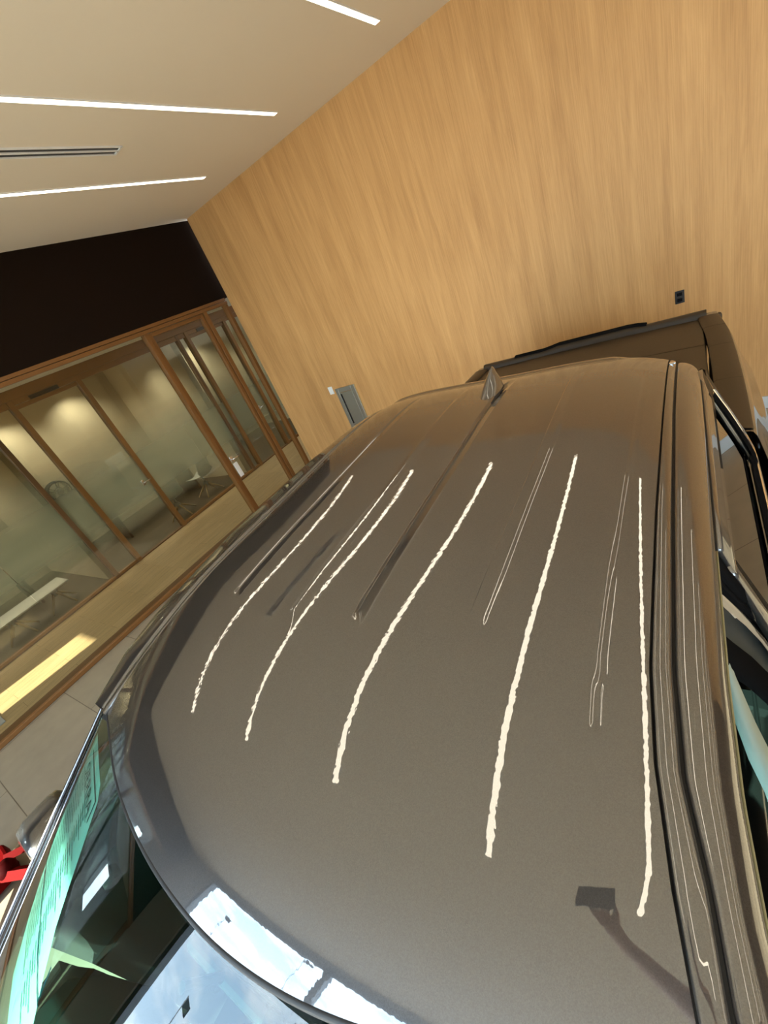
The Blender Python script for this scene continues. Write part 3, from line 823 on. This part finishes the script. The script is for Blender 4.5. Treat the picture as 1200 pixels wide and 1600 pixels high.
# body opening behind the open door: B pillar, seals and pale inner trim, seen down past the roof rail
def ribbon(pa, pb, nm, mat, depth=(-0.006, 0.0, -0.02), smooth=True):
    n = min(len(pa), len(pb))
    rows = [[Vector(pa[i]), (Vector(pa[i])+Vector(pb[i]))/2+Vector((0.004, -0.002, 0.004)), Vector(pb[i]), Vector(pb[i])+Vector(depth)] for i in range(n)]
    return MB().grid(rows).build(nm, mat, T, smooth)
bz = [1.87, 1.80, 1.74, 1.66, 1.58, 1.50, 1.40, 1.20, 0.9, 0.5]
def pil(y_of_z, dx):
    return [(CX+side_x(z)-0.002+dx, y_of_z(z), z) for z in bz]
yr_ = lambda z: 0.86+0.10*sm(1.87, 1.55, z)
ribbon(pil(lambda z: yr_(z)+0.0, -0.004), pil(lambda z: yr_(z)-0.035, -0.010), 'pillar_cover', 'matte_black')
ribbon(pil(lambda z: yr_(z)-0.037, -0.018), pil(lambda z: yr_(z)-0.055, -0.020), 'door_seal', 'matte_black')
ribbon(pil(lambda z: yr_(z)-0.057, -0.030), pil(lambda z: yr_(z)-0.070, -0.030), 'pillar_bead', 'dark_chrome')
bp = ribbon(pil(lambda z: yr_(z)-0.072, -0.040), pil(lambda z: yr_(z)-0.165, -0.045), 'pillar_panel', 'navy_trim')
MB().grid([[ (0.048, 0.842, 1.745), (0.055, 0.862, 1.722)], [(0.060, 0.812, 1.715), (0.072, 0.846, 1.688)]]).build('pillar_label', 'white_plastic', bp)
ribbon(pil(lambda z: yr_(z)-0.167, -0.032), pil(lambda z: yr_(z)-0.23, -0.036), 'door_seal', 'matte_black')
# pale trim strip curving forward and down
po_ = [(0.036, 0.720, 1.775), (0.041, 0.703, 1.760), (0.057, 0.660, 1.723), (0.082, 0.612, 1.663), (0.100, 0.590, 1.620), (0.125, 0.560, 1.54), (0.14, 0.53, 1.45)]
pi_ = [(0.034, 0.690, 1.778), (0.040, 0.645, 1.763), (0.055, 0.592, 1.722), (0.070, 0.548, 1.690), (0.091, 0.520, 1.641), (0.11, 0.49, 1.56), (0.12, 0.46, 1.47)]
ribbon(po_, pi_, 'inner_trim', 'pillar_fabric', (-0.004, -0.01, -0.03))
# thin pale yellow line painting the edge highlight along the rail's lower edge
MB().tube([(rail_profile(y, 1)[-1][0]+0.001, y, rail_profile(y, 1)[-1][2]) for y in [0.10+0.74*j/30 for j in range(31)]], 0.0018, 6).build('edge_highlight', 'highlight_yellow', T, True)
# shut line of the rear doors on the shoulder
for side, x_ in ((1, 0.0375), (-1, -1.5575)):
    pts = []
    for j in range(30):
        y = 0.84+1.06*j/29
        pr_ = rail_profile(y, side)
        p = pr_[9] if side > 0 else pr_[8]
        pts.append((p[0]+0.0008*side, y, p[2]))
    MB().tube(pts, 0.0026, 6).build('shut_line', 'seam_black', T, True)

# --- A pillars, windscreen and cowl
def head(x): return Vector((x, fy(x), fzz(x)-0.022))
def loft(a, b_, off=0.0):
    x = -1.49+a*1.56; h_ = head(x); u = 2*a-1
    c = Vector((-0.71+u*0.97, -1.07+0.27*u*u, 1.215))
    q = h_*(1-b_)+c*b_
    k = math.sin(math.pi*b_)*(1-0.6*u*u)*0.6
    return q+Vector((0, -0.01*k, 0.010*k))-Vector((0, 0, off))
ws = MB().grid([[loft(i/60, j/40) for i in range(61)] for j in range(41)]).build('windshield', 'windshield_glass', T, True)
# black ceramic border on the inside of the glass
def band(a0, a1, b0, b1, na, nb, off=0.006): return [[loft(a0(j/nb)+(a1(j/nb)-a0(j/nb))*i/na, b0+(b1-b0)*j/nb, off) for i in range(na+1)] for j in range(nb+1)]
br_ = MB().grid([[loft(i/60, (0.0 if j == 0 else 0.010), 0.006) for i in range(61)] for j in range(2)])
br_.grid([[loft(i/60, 0.93+0.07*j, 0.006) for i in range(61)] for j in range(2)])
br_.grid(band(lambda q: 0.0, lambda q: 0.010, 0, 1, 1, 20)).grid(band(lambda q: 0.985, lambda q: 1.0, 0, 1, 1, 20))
br_.build('glass_border', 'matte_black', ws)
# rubber seal in the gap between glass and roof
MB().tube([head(-1.49+1.56*i/80)+Vector((0, 0.003, 0.003)) for i in range(81)], 0.0085, 8).build('windshield_seal', 'black_rubber', T, True)
for side, a in ((-1, 0.0), (1, 1.0)):
    rows = []
    for j in range(31):
        b_ = j/30
        p = loft(a, b_)
        wd = 0.018+0.035*b_
        rows.append([p+Vector((0, 0, 0.001)), p+Vector((side*wd*0.35, 0.003, 0.007)), p+Vector((side*wd*0.8, 0.006, 0.004)), p+Vector((side*wd, 0.01, -0.012)), p+Vector((side*(wd+0.008), 0.02, -0.06))])
    ap = MB().grid(rows).build('a_pillar', 'black_gloss', T, True)
    MB().tube([r[2]+Vector((0, 0, 0.002)) for r in rows], 0.0045, 6).build('chrome_trim', 'dark_chrome', ap, True)
    MB().tube([r[3]+Vector((side*0.002, 0, 0.0)) for r in rows], 0.0035, 6).build('chrome_trim', 'chrome', ap, True)
# window sticker sheet lying against the inside of the glass
def stk(a, b_, off=0.010): return loft(a, b_, off)
BS = [0.075, 0.09, 0.13, 0.18, 0.23, 0.28, 0.33, 0.38, 0.43, 0.48]
AL = [0.006, 0.006, 0.008, 0.010, 0.012, 0.016, 0.028, 0.045, 0.070, 0.110]
AR = [0.145, 0.165, 0.172, 0.182, 0.190, 0.200, 0.222, 0.248, 0.270, 0.290]
st = MB().grid([[stk(AL[k]+(AR[k]-AL[k])*i/12, BS[k]) for i in range(13)] for k in range(len(BS))])
sticker = st.build('window_sticker', 'sticker_paper', T, True)
ink = MB()
def bar(a0, a1, b0, b1, off=0.0088):
    n = max(1, int(abs(a1-a0)/0.02))
    ink.grid([[stk(a0+(a1-a0)*i/n, b0, off) for i in range(n+1)], [stk(a0+(a1-a0)*i/n, b1, off) for i in range(n+1)]])
bar(0.03, 0.158, 0.096, 0.101); bar(0.155, 0.159, 0.096, 0.140)
bar(0.02, 0.150, 0.146, 0.148)
for k in range(26):
    b0 = 0.156+0.0105*k
    al = interp(b0, BS, AL)+0.012; ar = interp(b0, BS, AR)-0.012
    c0 = al+random.random()*0.01; c1 = al+(ar-al)*(0.35+0.1*random.random())
    bar(c0, c1, b0, b0+0.0022)
    bar(al+(ar-al)*0.55, al+(ar-al)*(0.7+0.25*random.random()), b0, b0+0.0022)
bar(0.035, 0.240, 0.352, 0.355); bar(0.232, 0.235, 0.30, 0.352)
ink.build('print', 'ink', sticker)
fc = bpy.data.curves.new('sticker_text', 'FONT'); fc.body = 'SIERRA'; fc.size = 1.0; fc.extrude = 0.0
fo = bpy.data.objects.new('sticker_text', fc); COL.objects.link(fo)
dg = bpy.context.evaluated_depsgraph_get()
tm = bpy.data.meshes.new_from_object(fo.evaluated_get(dg))
bpy.data.objects.remove(fo)
xs_ = [v_.co.x for v_ in tm.vertices]; x0_, x1_ = min(xs_), max(xs_)
tv = [stk(0.040+(v_.co.x-x0_)/(x1_-x0_)*0.108, 0.142-0.038*v_.co.y, 0.0080) for v_ in tm.vertices]
mesh_obj('lettering', tv, [tuple(p.vertices) for p in tm.polygons], 'ink', sticker)

# --- interior seen through the windscreen
dash_rows = []
for j in range(9):
    q = j/8
    dash_rows.append([Vector((-1.60+1.72*i/16, -0.86+0.42*q-0.12*math.sin(math.pi*i/16)*(1-q), 1.215-0.02*q+0.035*math.sin(math.pi*q)+(0.02*math.sin(math.pi*i/16)))) for i in range(17)])
dash_rows.append([p+Vector((0, 0.04, -0.12)) for p in dash_rows[-1]])
dash_rows.append([p+Vector((0, 0.02, -0.30)) for p in dash_rows[-1]])
dash = MB().grid(dash_rows).build('dashboard', 'dash_plastic', T, True)
MB().box((-0.86, -0.50, 1.17), (-0.58, -0.46, 1.33), 0.012).build('display', 'black_gloss', dash)
MB().tube([(-0.28+0.19*math.cos(a_), -0.30-0.06*math.sin(a_), 1.17+0.18*math.sin(a_)) for a_ in [2*math.pi*k/28 for k in range(29)]], 0.016, 8).tube([(-0.46, -0.32, 1.17), (-0.10, -0.32, 1.17)], 0.02, 8).tube([(-0.28, -0.32, 1.17), (-0.28, -0.5, 1.05)], 0.035, 8).build('steering_wheel', 'black_plastic', T, True)
for cx_ in (-1.20, -0.28):
    s0 = MB().box((cx_-0.26, 0.12, 0.72), (cx_+0.26, 0.64, 0.90), 0.06).build('seat', 'seat_leather', T, True)
    MB().box((cx_-0.26, 0.60, 0.86), (cx_+0.26, 0.76, 1.46), 0.06).build('backrest', 'seat_leather', s0, True)
    MB().box((cx_-0.14, 0.66, 1.48), (cx_+0.14, 0.76, 1.68), 0.05).build('headrest', 'seat_leather', s0, True)
s0 = MB().box((-1.50, 1.20, 0.72), (0.02, 1.70, 0.90), 0.06).box((-1.50, 1.62, 0.86), (0.02, 1.80, 1.5), 0.06).build('rear_bench', 'seat_leather', T, True)
MB().grid([[(x, y, zf(x, max(y, .2))-0.06-0.02*(1 if y < .25 else 0)) for x in (-1.44, -1.1, -.74, -.4, -0.06)] for y in (0.08, 0.3, 0.8, 1.4, 1.98)]).build('headliner', 'headliner', T, True)
for cx_ in (-1.14, -0.32):
    MB().box((cx_-0.20, 0.02, 1.755), (cx_+0.20, 0.19, 1.775), 0.008).build('sun_visor', 'dash_plastic', T)
vm = MB().box((-0.84, -0.14, 1.60), (-0.60, -0.11, 1.67), 0.012).build('rear_view_mirror', 'black_plastic', T)
MB().tube([(-0.72, -0.125, 1.66), (-0.72, -0.16, 1.75)], 0.009, 8).build('mirror_stalk', 'black_plastic', vm)
MB().box((-1.55, -0.9, 0.42), (0.10, 1.95, 0.50)).build('cabin_floor', 'dark_trim', T)
MB().box((-1.50, 1.93, 0.50), (0.04, 1.97, 1.50)).build('bulkhead', 'headliner', T)

# --- cab rear wall
rows = []
for k in range(17):
    z = 0.62+(1.845-0.62)*k/16
    hw = side_x(min(z, 1.88))-0.002-0.03*sm(1.80, 1.90, z)
    rows.append([(CX+hw*s_, 2.085-0.10*abs(s_)**8-0.10*sm(1.45, 1.9, z)+0.02, z) for s_ in [i/12-1 for i in range(25)]])
cr_ = MB().grid(rows).build('cab_back', 'metallic_paint', T, True)
MB().grid([[(CX+0.62*s_, 2.112-0.10*sm(1.45, 1.9, z), z) for s_ in (-1, -.5, 0, .5, 1)] for z in (1.50, 1.6, 1.7, 1.78)]).build('rear_window', 'side_glass', cr_)
for side in (1, -1):      # corner posts behind the rear doors
    MB().grid([[sp_(side, z, 1.985, 0), sp_(side, z, 2.03, 0), sp_(side, z, 2.06, -0.006), (CX+side*(side_x(z)-0.04), 2.085-0.09*sm(1.45, 1.9, z)+0.015, z)] for z in [0.5+1.36*k/16 for k in range(17)]]
              if False else [[sp_(side, z, 1.985-0.085*sm(1.45, 1.81, z), 0.0), sp_(side, z, 2.04-0.06*sm(1.5, 1.87, z), 0.0), (CX+side*(side_x(z)-0.012), 2.085-0.08*sm(1.5, 1.87, z), z), (CX+side*(side_x(z)-0.06), 2.10-0.09*sm(1.5, 1.87, z), z-0.03*sm(1.7, 1.8, z))] for z in [0.5+1.33*k/20 for k in range(21)]]).build('rear_quarter_panel', 'metallic_paint', T, True)
    rocker = MB().grid([[(CX+side*h_, y, z) for z, h_ in ((0.48, 0.955), (0.42, 0.95), (0.36, 0.90), (0.34, 0.80))] for y in (-0.45, 0.5, 1.3, 2.1)]).build('sill_panel', 'metallic_paint', T, True)
    MB().box((CX+side*0.93, -0.35, 0.40), (CX+side*1.06, 2.0, 0.44), 0.015).build('running_board', 'black_plastic', T)
    for yb in (0.2, 1.5): MB().box((CX+side*0.86, yb, 0.36), (CX+side*0.98, yb+0.08, 0.42)).build('step_bracket', 'black_plastic', T)

# --- antenna fin on the roof
ax_, ay_, az_ = -0.690, 1.715, roofz(-0.69, 1.70)-0.004
rows = []
for j in range(15):
    q = j/14.0
    y = ay_-0.105+0.21*q
    hgt = 0.004+0.085*(sm(0.0, 0.85, q)**1.15)*(1-0.75*sm(0.90, 1.0, q))
    wd = 0.044*math.sin(math.pi*min(1, 0.10+0.62*q)) if q < 0.9 else 0.034*(1-0.5*(q-0.9)/0.1)
    r_ = []
    for k in range(13):
        s_ = k/6-1
        r_.append((ax_+wd*s_*(1-0.0), y+0.03*(1-abs(s_))*q, az_+hgt*max(0.0, 1-abs(s_))**0.62))
    rows.append(r_)
fin = MB().grid(rows).build('antenna_fin', 'metallic_paint', T, True)
MB().grid([[(ax_+(p[0]-ax_)*1.10, p[1], az_+0.001+(p[2]-az_)*0.16) for p in r_] for r_ in rows]).build('base_gasket', 'black_rubber', fin, True)
MB().box((-0.655, 1.610, roofz(-.645, 1.65)-0.001), (-0.641, 1.700, roofz(-.645, 1.65)+0.003), 0.001).build('roof_slot', 'seam_black', T)

# --- bed with hard cover
BX0, BX1 = -1.71, 0.222
for side in (1, -1):
    rows = []
    for j in range(41):
        y = 2.14+(4.06-2.14)*j/40
        fl = 0.045*sm(0.72, 0.42, abs(y-3.10))
        xr = BX1 if side > 0 else BX0
        bow = 0.018*(1-((y-2.95)/0.95)**2)
        tp = 0.02*sm(3.5, 4.06, y)
        pr_ = [(-0.125, -0.05), (-0.125, 0.0), (-0.110, 0.008), (-0.05, 0.010), (-0.012, 0.006), (0.0, -0.006), (0.012, -0.03), (0.034, -0.10), (0.062+fl*.3, -0.20), (0.080+fl*.8, -0.30), (0.088+fl*.9, -0.42), (0.085+fl, -0.60), (0.035+fl*.4, -0.75), (0.0, -0.95)]
        ks = list(range(len(pr_)))
        pr_ = [(interps(k/5, ks, [q[0] for q in pr_]), interps(k/5, ks, [q[1] for q in pr_])) for k in range(5*(len(pr_)-1)+1)]
        rows.append([(xr+side*(a_+bow-tp), y, 1.452+b_) for a_, b_ in pr_])
    bs = MB().grid(rows)
    bs.add(rows[-1], [tuple(range(len(rows[-1])))]) if False else None
    bp_ = bs.build('bed_side', 'metallic_paint', T, True)
    # rear corner cap with tail light
    xr = BX1 if side > 0 else BX0
    MB().box((xr-0.085*side, 4.02, 0.55), (xr-side*0.005, 4.075, 1.450), 0.02).build('corner_post', 'satin_bronze', bp_)
    MB().box((xr-0.06*side, 4.06, 0.95), (xr+side*0.010, 4.10, 1.36), 0.015).build('tail_light', 'red_lens', bp_)
    # rail cap with its joints
    for y0_, y1_ in ((2.16, 2.74), (2.745, 3.30), (3.305, 3.70), (3.705, 3.98)):
        rc = []
        for j in range(9):
            y = y0_+(y1_-y0_)*j/8
            bow = 0.018*(1-((y-2.95)/0.95)**2)-0.02*sm(3.5, 4.06, y)
            rc.append([(xr+side*(a_+bow), y, 1.452+b_) for a_, b_ in ((-0.128, 0.004), (-0.118, 0.015), (-0.055, 0.018), (-0.012, 0.013), (-0.003, 0.003))])
        MB().grid(rc).build('rail_cap', 'satin_bronze', bp_, True)
for y0_, y1_ in ((2.17, 2.78), (2.79, 3.40), (3.41, 3.985)):
    MB().grid([[(x, y, 1.448+0.010*(1-((x+0.74)/0.85)**2)) for x in [BX0+0.13+(BX1-BX0-0.26)*i/10 for i in range(11)]] for y in [y0_+(y1_-y0_)*j/6 for j in range(7)]]).build('bed_cover', 'satin_bronze', T, True)
MB().box((BX0+0.125, 2.15, 1.40), (BX1-0.125, 4.0, 1.442)).build('cover_frame', 'seam_black', T)
rows = []
for s_ in [i/20-1 for i in range(41)]:
    x = CX+0.865*s_
    ct = 0.018*sm(0.45, 0.32, abs(s_-0.12))
    rows.append([(x, 4.00, 1.42), (x, 4.00, 1.475+ct*0.2), (x, 4.02, 1.492+ct), (x, 4.06, 1.490+ct), (x, 4.09, 1.470+ct*0.5), (x, 4.09, 1.3), (x, 4.075, 0.9), (x, 4.06, 0.62), (x, 4.02, 0.62)])
tg = MB().grid(rows).build('tailgate', 'satin_bronze', T, True)
rows = []
for i in range(17):
    x = -1.30+1.05*i/16
    ct = 0.018*sm(0.45, 0.32, abs((x-CX)/0.865-0.12))
    rows.append([(x, 4.012, 1.490+ct), (x, 4.03, 1.502+ct), (x, 4.07, 1.502+ct), (x, 4.10, 1.480+ct)])
MB().grid(rows).build('spoiler_cap', 'matte_black', tg, True)
MB().tube([(-0.92, 4.095, 1.20), (-0.56, 4.095, 1.20)], 0.018, 8).build('tailgate_handle', 'black_plastic', tg, True)
MB().box((-1.60, 4.06, 0.45), (0.12, 4.22, 0.62), 0.04).build('rear_bumper', 'chrome', T)

# --- front end: hood, fenders, grille, bumper, lamps
rows = []
for j in range(21):
    q = j/20; y = -1.06-1.12*q
    row = []
    for i in range(33):
        s_ = i/16-1
        z = 1.255+0.035*(1-s_*s_)-0.10*q*q-0.05*abs(s_)**6+0.018*sm(0.42, 0.50, abs(s_))*sm(0.78, 0.70, abs(s_))
        row.append((CX+0.88*s_, y+0.20*s_*s_*(1-q)-0.0, z))
    rows.append(row)
rows.append([(p[0], p[1]-0.02, p[2]-0.05) for p in rows[-1]])
MB().grid(rows).build('hood', 'metallic_paint', T, True)
MB().grid([[(CX+0.9*s_, -0.90+0.18*s_*s_-0.14*k-(0.04 if k else 0), 1.262-0.012*k) for s_ in [i/10-1 for i in range(21)]] for k in (0, 1)]).build('cowl', 'black_plastic', T)
for side in (1, -1):
    rows = []
    for j in range(31):
        y = -0.43-1.77*j/30
        arch = 0.0
        d_ = abs(y+1.45)
        z_low = 0.45 if d_ > 0.50 else 0.47+math.sqrt(max(0, 0.50**2-d_**2))*0.98
        tz = 1.225-0.10*sm(-0.8, -2.2, y)
        row = [(CX+side*0.865, y, tz+0.01)]
        for k in range(9):
            z = tz+(z_low-tz)*k/8
            fl = 0.035*sm(0.75, 0.5, d_)*sm(1.15, 0.95, z)
            row.append((CX+side*(0.925+0.06*sm(1.2, 1.0, z)+fl-0.05*sm(-1.9, -2.2, y)), y, z-0.01))
        rows.append(row)
    MB().grid(rows).build('front_fender', 'metallic_paint', T, True)
    MB().box((CX+side*0.60, -2.26, 0.80), (CX+side*0.93, -2.12, 1.02), 0.03).build('headlight', 'lamp_lens', T)
    MB().box((CX+side*0.62, -2.22, 0.82), (CX+side*0.90, -2.13, 1.00), 0.02).build('lamp_housing', 'chrome', T)
gr_ = MB().box((-1.30, -2.25, 0.68), (-0.18, -2.17, 1.06), 0.03).build('grille', 'black_plastic', T)
for z in (0.74, 0.82, 0.90, 0.98): MB().box((-1.26, -2.27, z), (-0.22, -2.24, z+0.03), 0.008).build('grille_bar', 'chrome', gr_)
MB().box((-1.66, -2.34, 0.42), (0.18, -2.16, 0.66), 0.05).build('front_bumper', 'chrome', T)
for wx in (CX-0.86, CX+0.86):
    for wy in (-1.45, 3.10):
        sgn = 1 if wx > CX else -1
        wroot = empty('wheel', (wx, wy, 0.42), parent=T)
        wheel_parts(wroot, (wx, wy, 0.42), 0.42, sgn, 0.27, 0.27, 6)
MB().box((-1.45, -2.1, 0.38), (-1.25, 4.0, 0.52)).box((-0.23, -2.1, 0.38), (-0.03, 4.0, 0.52)).box((-1.45, -1.5, 0.40), (-0.03, -1.4, 0.46)).box((-1.45, 3.05, 0.40), (-0.03, 3.15, 0.46)).build('chassis_frame', 'black_plastic', T)

# --- door mirrors
mL = MB().box((-2.00, -0.30, 1.22), (-1.78, -0.12, 1.49), 0.045).build('door_mirror', 'metallic_paint', T, True)
MB().box((-1.98, -0.125, 1.25), (-1.80, -0.112, 1.46), 0.01).build('mirror_glass', 'chrome', mL)
MB().tube([(-1.80, -0.2, 1.28), (-1.66, -0.22, 1.24)], 0.03, 8).build('mirror_arm', 'black_plastic', mL, True)

# ================================================================ PERSON holding the phone at the roof edge
def skin_body(name, joints, bones, mat, parent, sub=2):
    me = bpy.data.meshes.new(name); names = list(joints)
    me.from_pydata([joints[n][0] for n in names], [(names.index(a), names.index(b)) for a, b in bones], [])
    o_ = bpy.data.objects.new(name, me); COL.objects.link(o_)
    o_.modifiers.new('skin', 'SKIN').use_smooth_shade = True
    sv = me.skin_vertices[0].data
    for i, n in enumerate(names):
        r_ = joints[n][1]; sv[i].radius = (r_, r_) if not isinstance(r_, tuple) else r_
        sv[i].use_root = (i == 0)
    sb = o_.modifiers.new('sub', 'SUBSURF'); sb.levels = sub; sb.render_levels = sub
    me.materials.append(MATS[mat])
    if parent is not None: o_.parent = parent; o_.location = -world_loc(parent)
    return o_
PX, PY, PZ = 0.52, 0.0, 0.44          # stands on the running board / sill inside the open door
pr = empty('person', (PX, PY, PZ), 'person standing at the open door, arm raised, holding a phone over the roof', 'person')
J = {
 'pelvis': ((PX, PY, PZ+0.92), (0.15, 0.11)), 'waist': ((PX, PY, PZ+1.08), (0.135, 0.10)), 'chest': ((PX, PY, PZ+1.28), (0.155, 0.11)),
 'upper': ((PX, PY, PZ+1.42), (0.12, 0.085)), 'neck': ((PX, PY+0.01, PZ+1.50), 0.055), 'head0': ((PX-0.01, PY+0.03, PZ+1.58), 0.075), 'head1': ((PX-0.02, PY+0.035, PZ+1.67), 0.088), 'head2': ((PX-0.02, PY+0.02, PZ+1.75), 0.06),
 'ls': ((PX-0.17, PY, PZ+1.43), 0.058), 'le': ((0.270, -0.12, 2.13), 0.042), 'lw': ((0.075, -0.125, 2.425), 0.028), 'lp': ((0.030, -0.115, 2.480), (0.032, 0.020)),
 'rs': ((PX+0.18, PY, PZ+1.42), 0.055), 're': ((PX+0.25, PY-0.03, PZ+1.13), 0.042), 'rw': ((PX+0.22, PY+0.12, PZ+0.90), 0.028), 'rp': ((PX+0.21, PY+0.17, PZ+0.84), (0.030, 0.018)),
 'lh': ((PX-0.10, PY, PZ+0.88), 0.095), 'lk': ((PX-0.11, PY+0.02, PZ+0.50), 0.060), 'la': ((PX-0.10, PY-0.02, PZ+0.10), 0.040), 'lt': ((PX-0.10, PY+0.12, PZ+0.04), 0.035),
 'rh': ((PX+0.10, PY, PZ+0.88), 0.095), 'rk': ((PX+0.11, PY+0.02, PZ+0.50), 0.060), 'ra': ((PX+0.10, PY-0.02, PZ+0.10), 0.040), 'rt': ((PX+0.10, PY+0.12, PZ+0.04), 0.035),
}
B = [('pelvis','waist'),('waist','chest'),('chest','upper'),('upper','neck'),('neck','head0'),('head0','head1'),('head1','head2'),('upper','ls'),('ls','le'),('le','lw'),('lw','lp'),
     ('upper','rs'),('rs','re'),('re','rw'),('rw','rp'),('pelvis','lh'),('lh','lk'),('lk','la'),('la','lt'),('pelvis','rh'),('rh','rk'),('rk','ra'),('ra','rt')]
# fingers: raised hand closes round the lower edge of the phone, other hand hangs relaxed
def finger(n, base, pts, r):
    prev = base
    for k, p in enumerate(pts):
        J[n+str(k)] = (p, r*(1-0.12*k)); B.append((prev, n+str(k))); prev = n+str(k)
def near_cam(x, y, z): return tuple(CAM + M.to_3x3() @ Vector((x, y, z)))
for k in range(4):
    fx = -0.062+0.020*k
    finger('lf%d' % k, 'lp', [near_cam(fx*0.8, -0.092, 0.024), near_cam(fx, -0.070, 0.030), near_cam(fx, -0.045-0.004*(k in (1, 2)), 0.027)], 0.0085)
finger('lth', 'lp', [near_cam(0.030, -0.078, 0.030), near_cam(0.022, -0.045, 0.028)], 0.0095)
for k in range(4):
    yy = PY+0.20+0.004*k
    finger('rf%d' % k, 'rp', [(PX+0.180+0.020*k, yy, PZ+0.790-0.003*k), (PX+0.180+0.020*k, yy+0.005, PZ+0.755), (PX+0.180+0.018*k, yy-0.012, PZ+0.730)], 0.0085)
finger('rth', 'rp', [(PX+0.175, PY+0.155, PZ+0.815), (PX+0.165, PY+0.17, PZ+0.785)], 0.0095)
skin_body('body', J, B, 'skin', pr, 2)
def fat(names, k):
    out = {}
    for n in names:
        c_, r_ = J[n]; out[n] = (c_, (r_[0]*k, r_[1]*k) if isinstance(r_, tuple) else r_*k)
    return out
sj = fat(['chest', 'waist', 'pelvis', 'upper', 'ls', 'rs'], 1.12)
sj['lx'] = ((0.295, -0.06, 2.06), 0.060); sj['rx'] = ((PX+0.235, PY-0.02, PZ+1.22), 0.060)
skin_body('shirt', sj, [('chest','waist'),('waist','pelvis'),('chest','upper'),('upper','ls'),('upper','rs'),('ls','lx'),('rs','rx')], 'shirt_cloth', pr, 2)
tj = fat(['pelvis', 'lh', 'lk', 'rh', 'rk'], 1.14); tj['lb'] = ((PX-0.10, PY-0.02, PZ+0.12), 0.062); tj['rb'] = ((PX+0.10, PY-0.02, PZ+0.12), 0.062)
skin_body('trousers', tj, [('pelvis','lh'),('lh','lk'),('lk','lb'),('pelvis','rh'),('rh','rk'),('rk','rb')], 'trouser_cloth', pr, 2)
for s_ in (-0.10, 0.10):
    MB().box((PX+s_-0.05, PY-0.10, PZ+0.0), (PX+s_+0.05, PY+0.18, PZ+0.09), 0.035).build('shoe', 'shoe_leather', pr, True)
hb = MB().lathe([(0.0, 0.112), (0.05, 0.10), (0.088, 0.06), (0.100, 0.0), (0.094, -0.045)], 'z', (PX-0.02, PY+0.02, PZ+1.695), 24).build('hair', 'hair_brown', pr, True)
for s_ in (-1, 1):
    MB().lathe([(0.0, 0.012), (0.011, 0.006), (0.012, -0.004), (0.0, -0.008)], 'y', (PX-0.02+s_*0.032, PY+0.112, PZ+1.675), 12).build('eye', 'white_plastic', pr, True)
    MB().box((PX-0.025+s_*0.092, PY+0.01, PZ+1.63), (PX-0.015+s_*0.098, PY+0.045, PZ+1.69), 0.005).build('ear', 'skin', pr, True)
MB().prism([(PX-0.035, PY+0.11, PZ+1.635), (PX-0.005, PY+0.11, PZ+1.635), (PX-0.02, PY+0.11, PZ+1.68)], (0, 0.022, -0.004)).build('nose', 'skin', pr)
MB().box((PX-0.045, PY+0.108, PZ+1.604), (PX+0.005, PY+0.118, PZ+1.612), 0.003).build('mouth', 'dark_red', pr)

# phone: held just behind the viewpoint, screen away from the truck
ph = empty('mobile_phone', tuple(CAM), 'dark mobile phone held over the truck roof, seen mirrored in the paint', 'phone')
ph.matrix_world = cam.matrix_world.copy()
MB().box((-0.112, -0.075, 0.008), (0.032, 0.030, 0.017), 0.004).build('case', 'black_plastic', ph, False, True)
MB().box((-0.109, -0.072, 0.0171), (0.029, 0.027, 0.0176)).build('screen', 'black_gloss', ph, False, True)

# ================================================================ OUTSIDE
struct('ground', MB().box((-60, -70, -0.20), (60, -4.7, -0.10)), 'asphalt')
for i, (x, y, h, lab) in enumerate(((-10.35, -12.0, 6.2, 'thin flagpole with a small dark and white flag, the left one'), (-7.4, -13.0, 7.9, 'thin flagpole with pointed dark flags, the right one'))):
    p = empty('flagpole', (x, y, -0.1), lab+' outside the shop front', 'flagpole', 'flagpoles outside the shop front')
    MB().tube([(x, y, -0.1), (x, y, h+0.2)], 0.016, 8).build('pole', 'alloy', p, True)
    fl_ = MB().grid([[(x+0.02+0.34*a_/8, y+0.03*math.sin(a_), h+0.18-0.24*b_/3*(1-0.5*i*a_/8)-0.10*(a_/8)) for a_ in range(9)] for b_ in range(4)])
    fl_.build('flag', 'flag_dark', p, True)
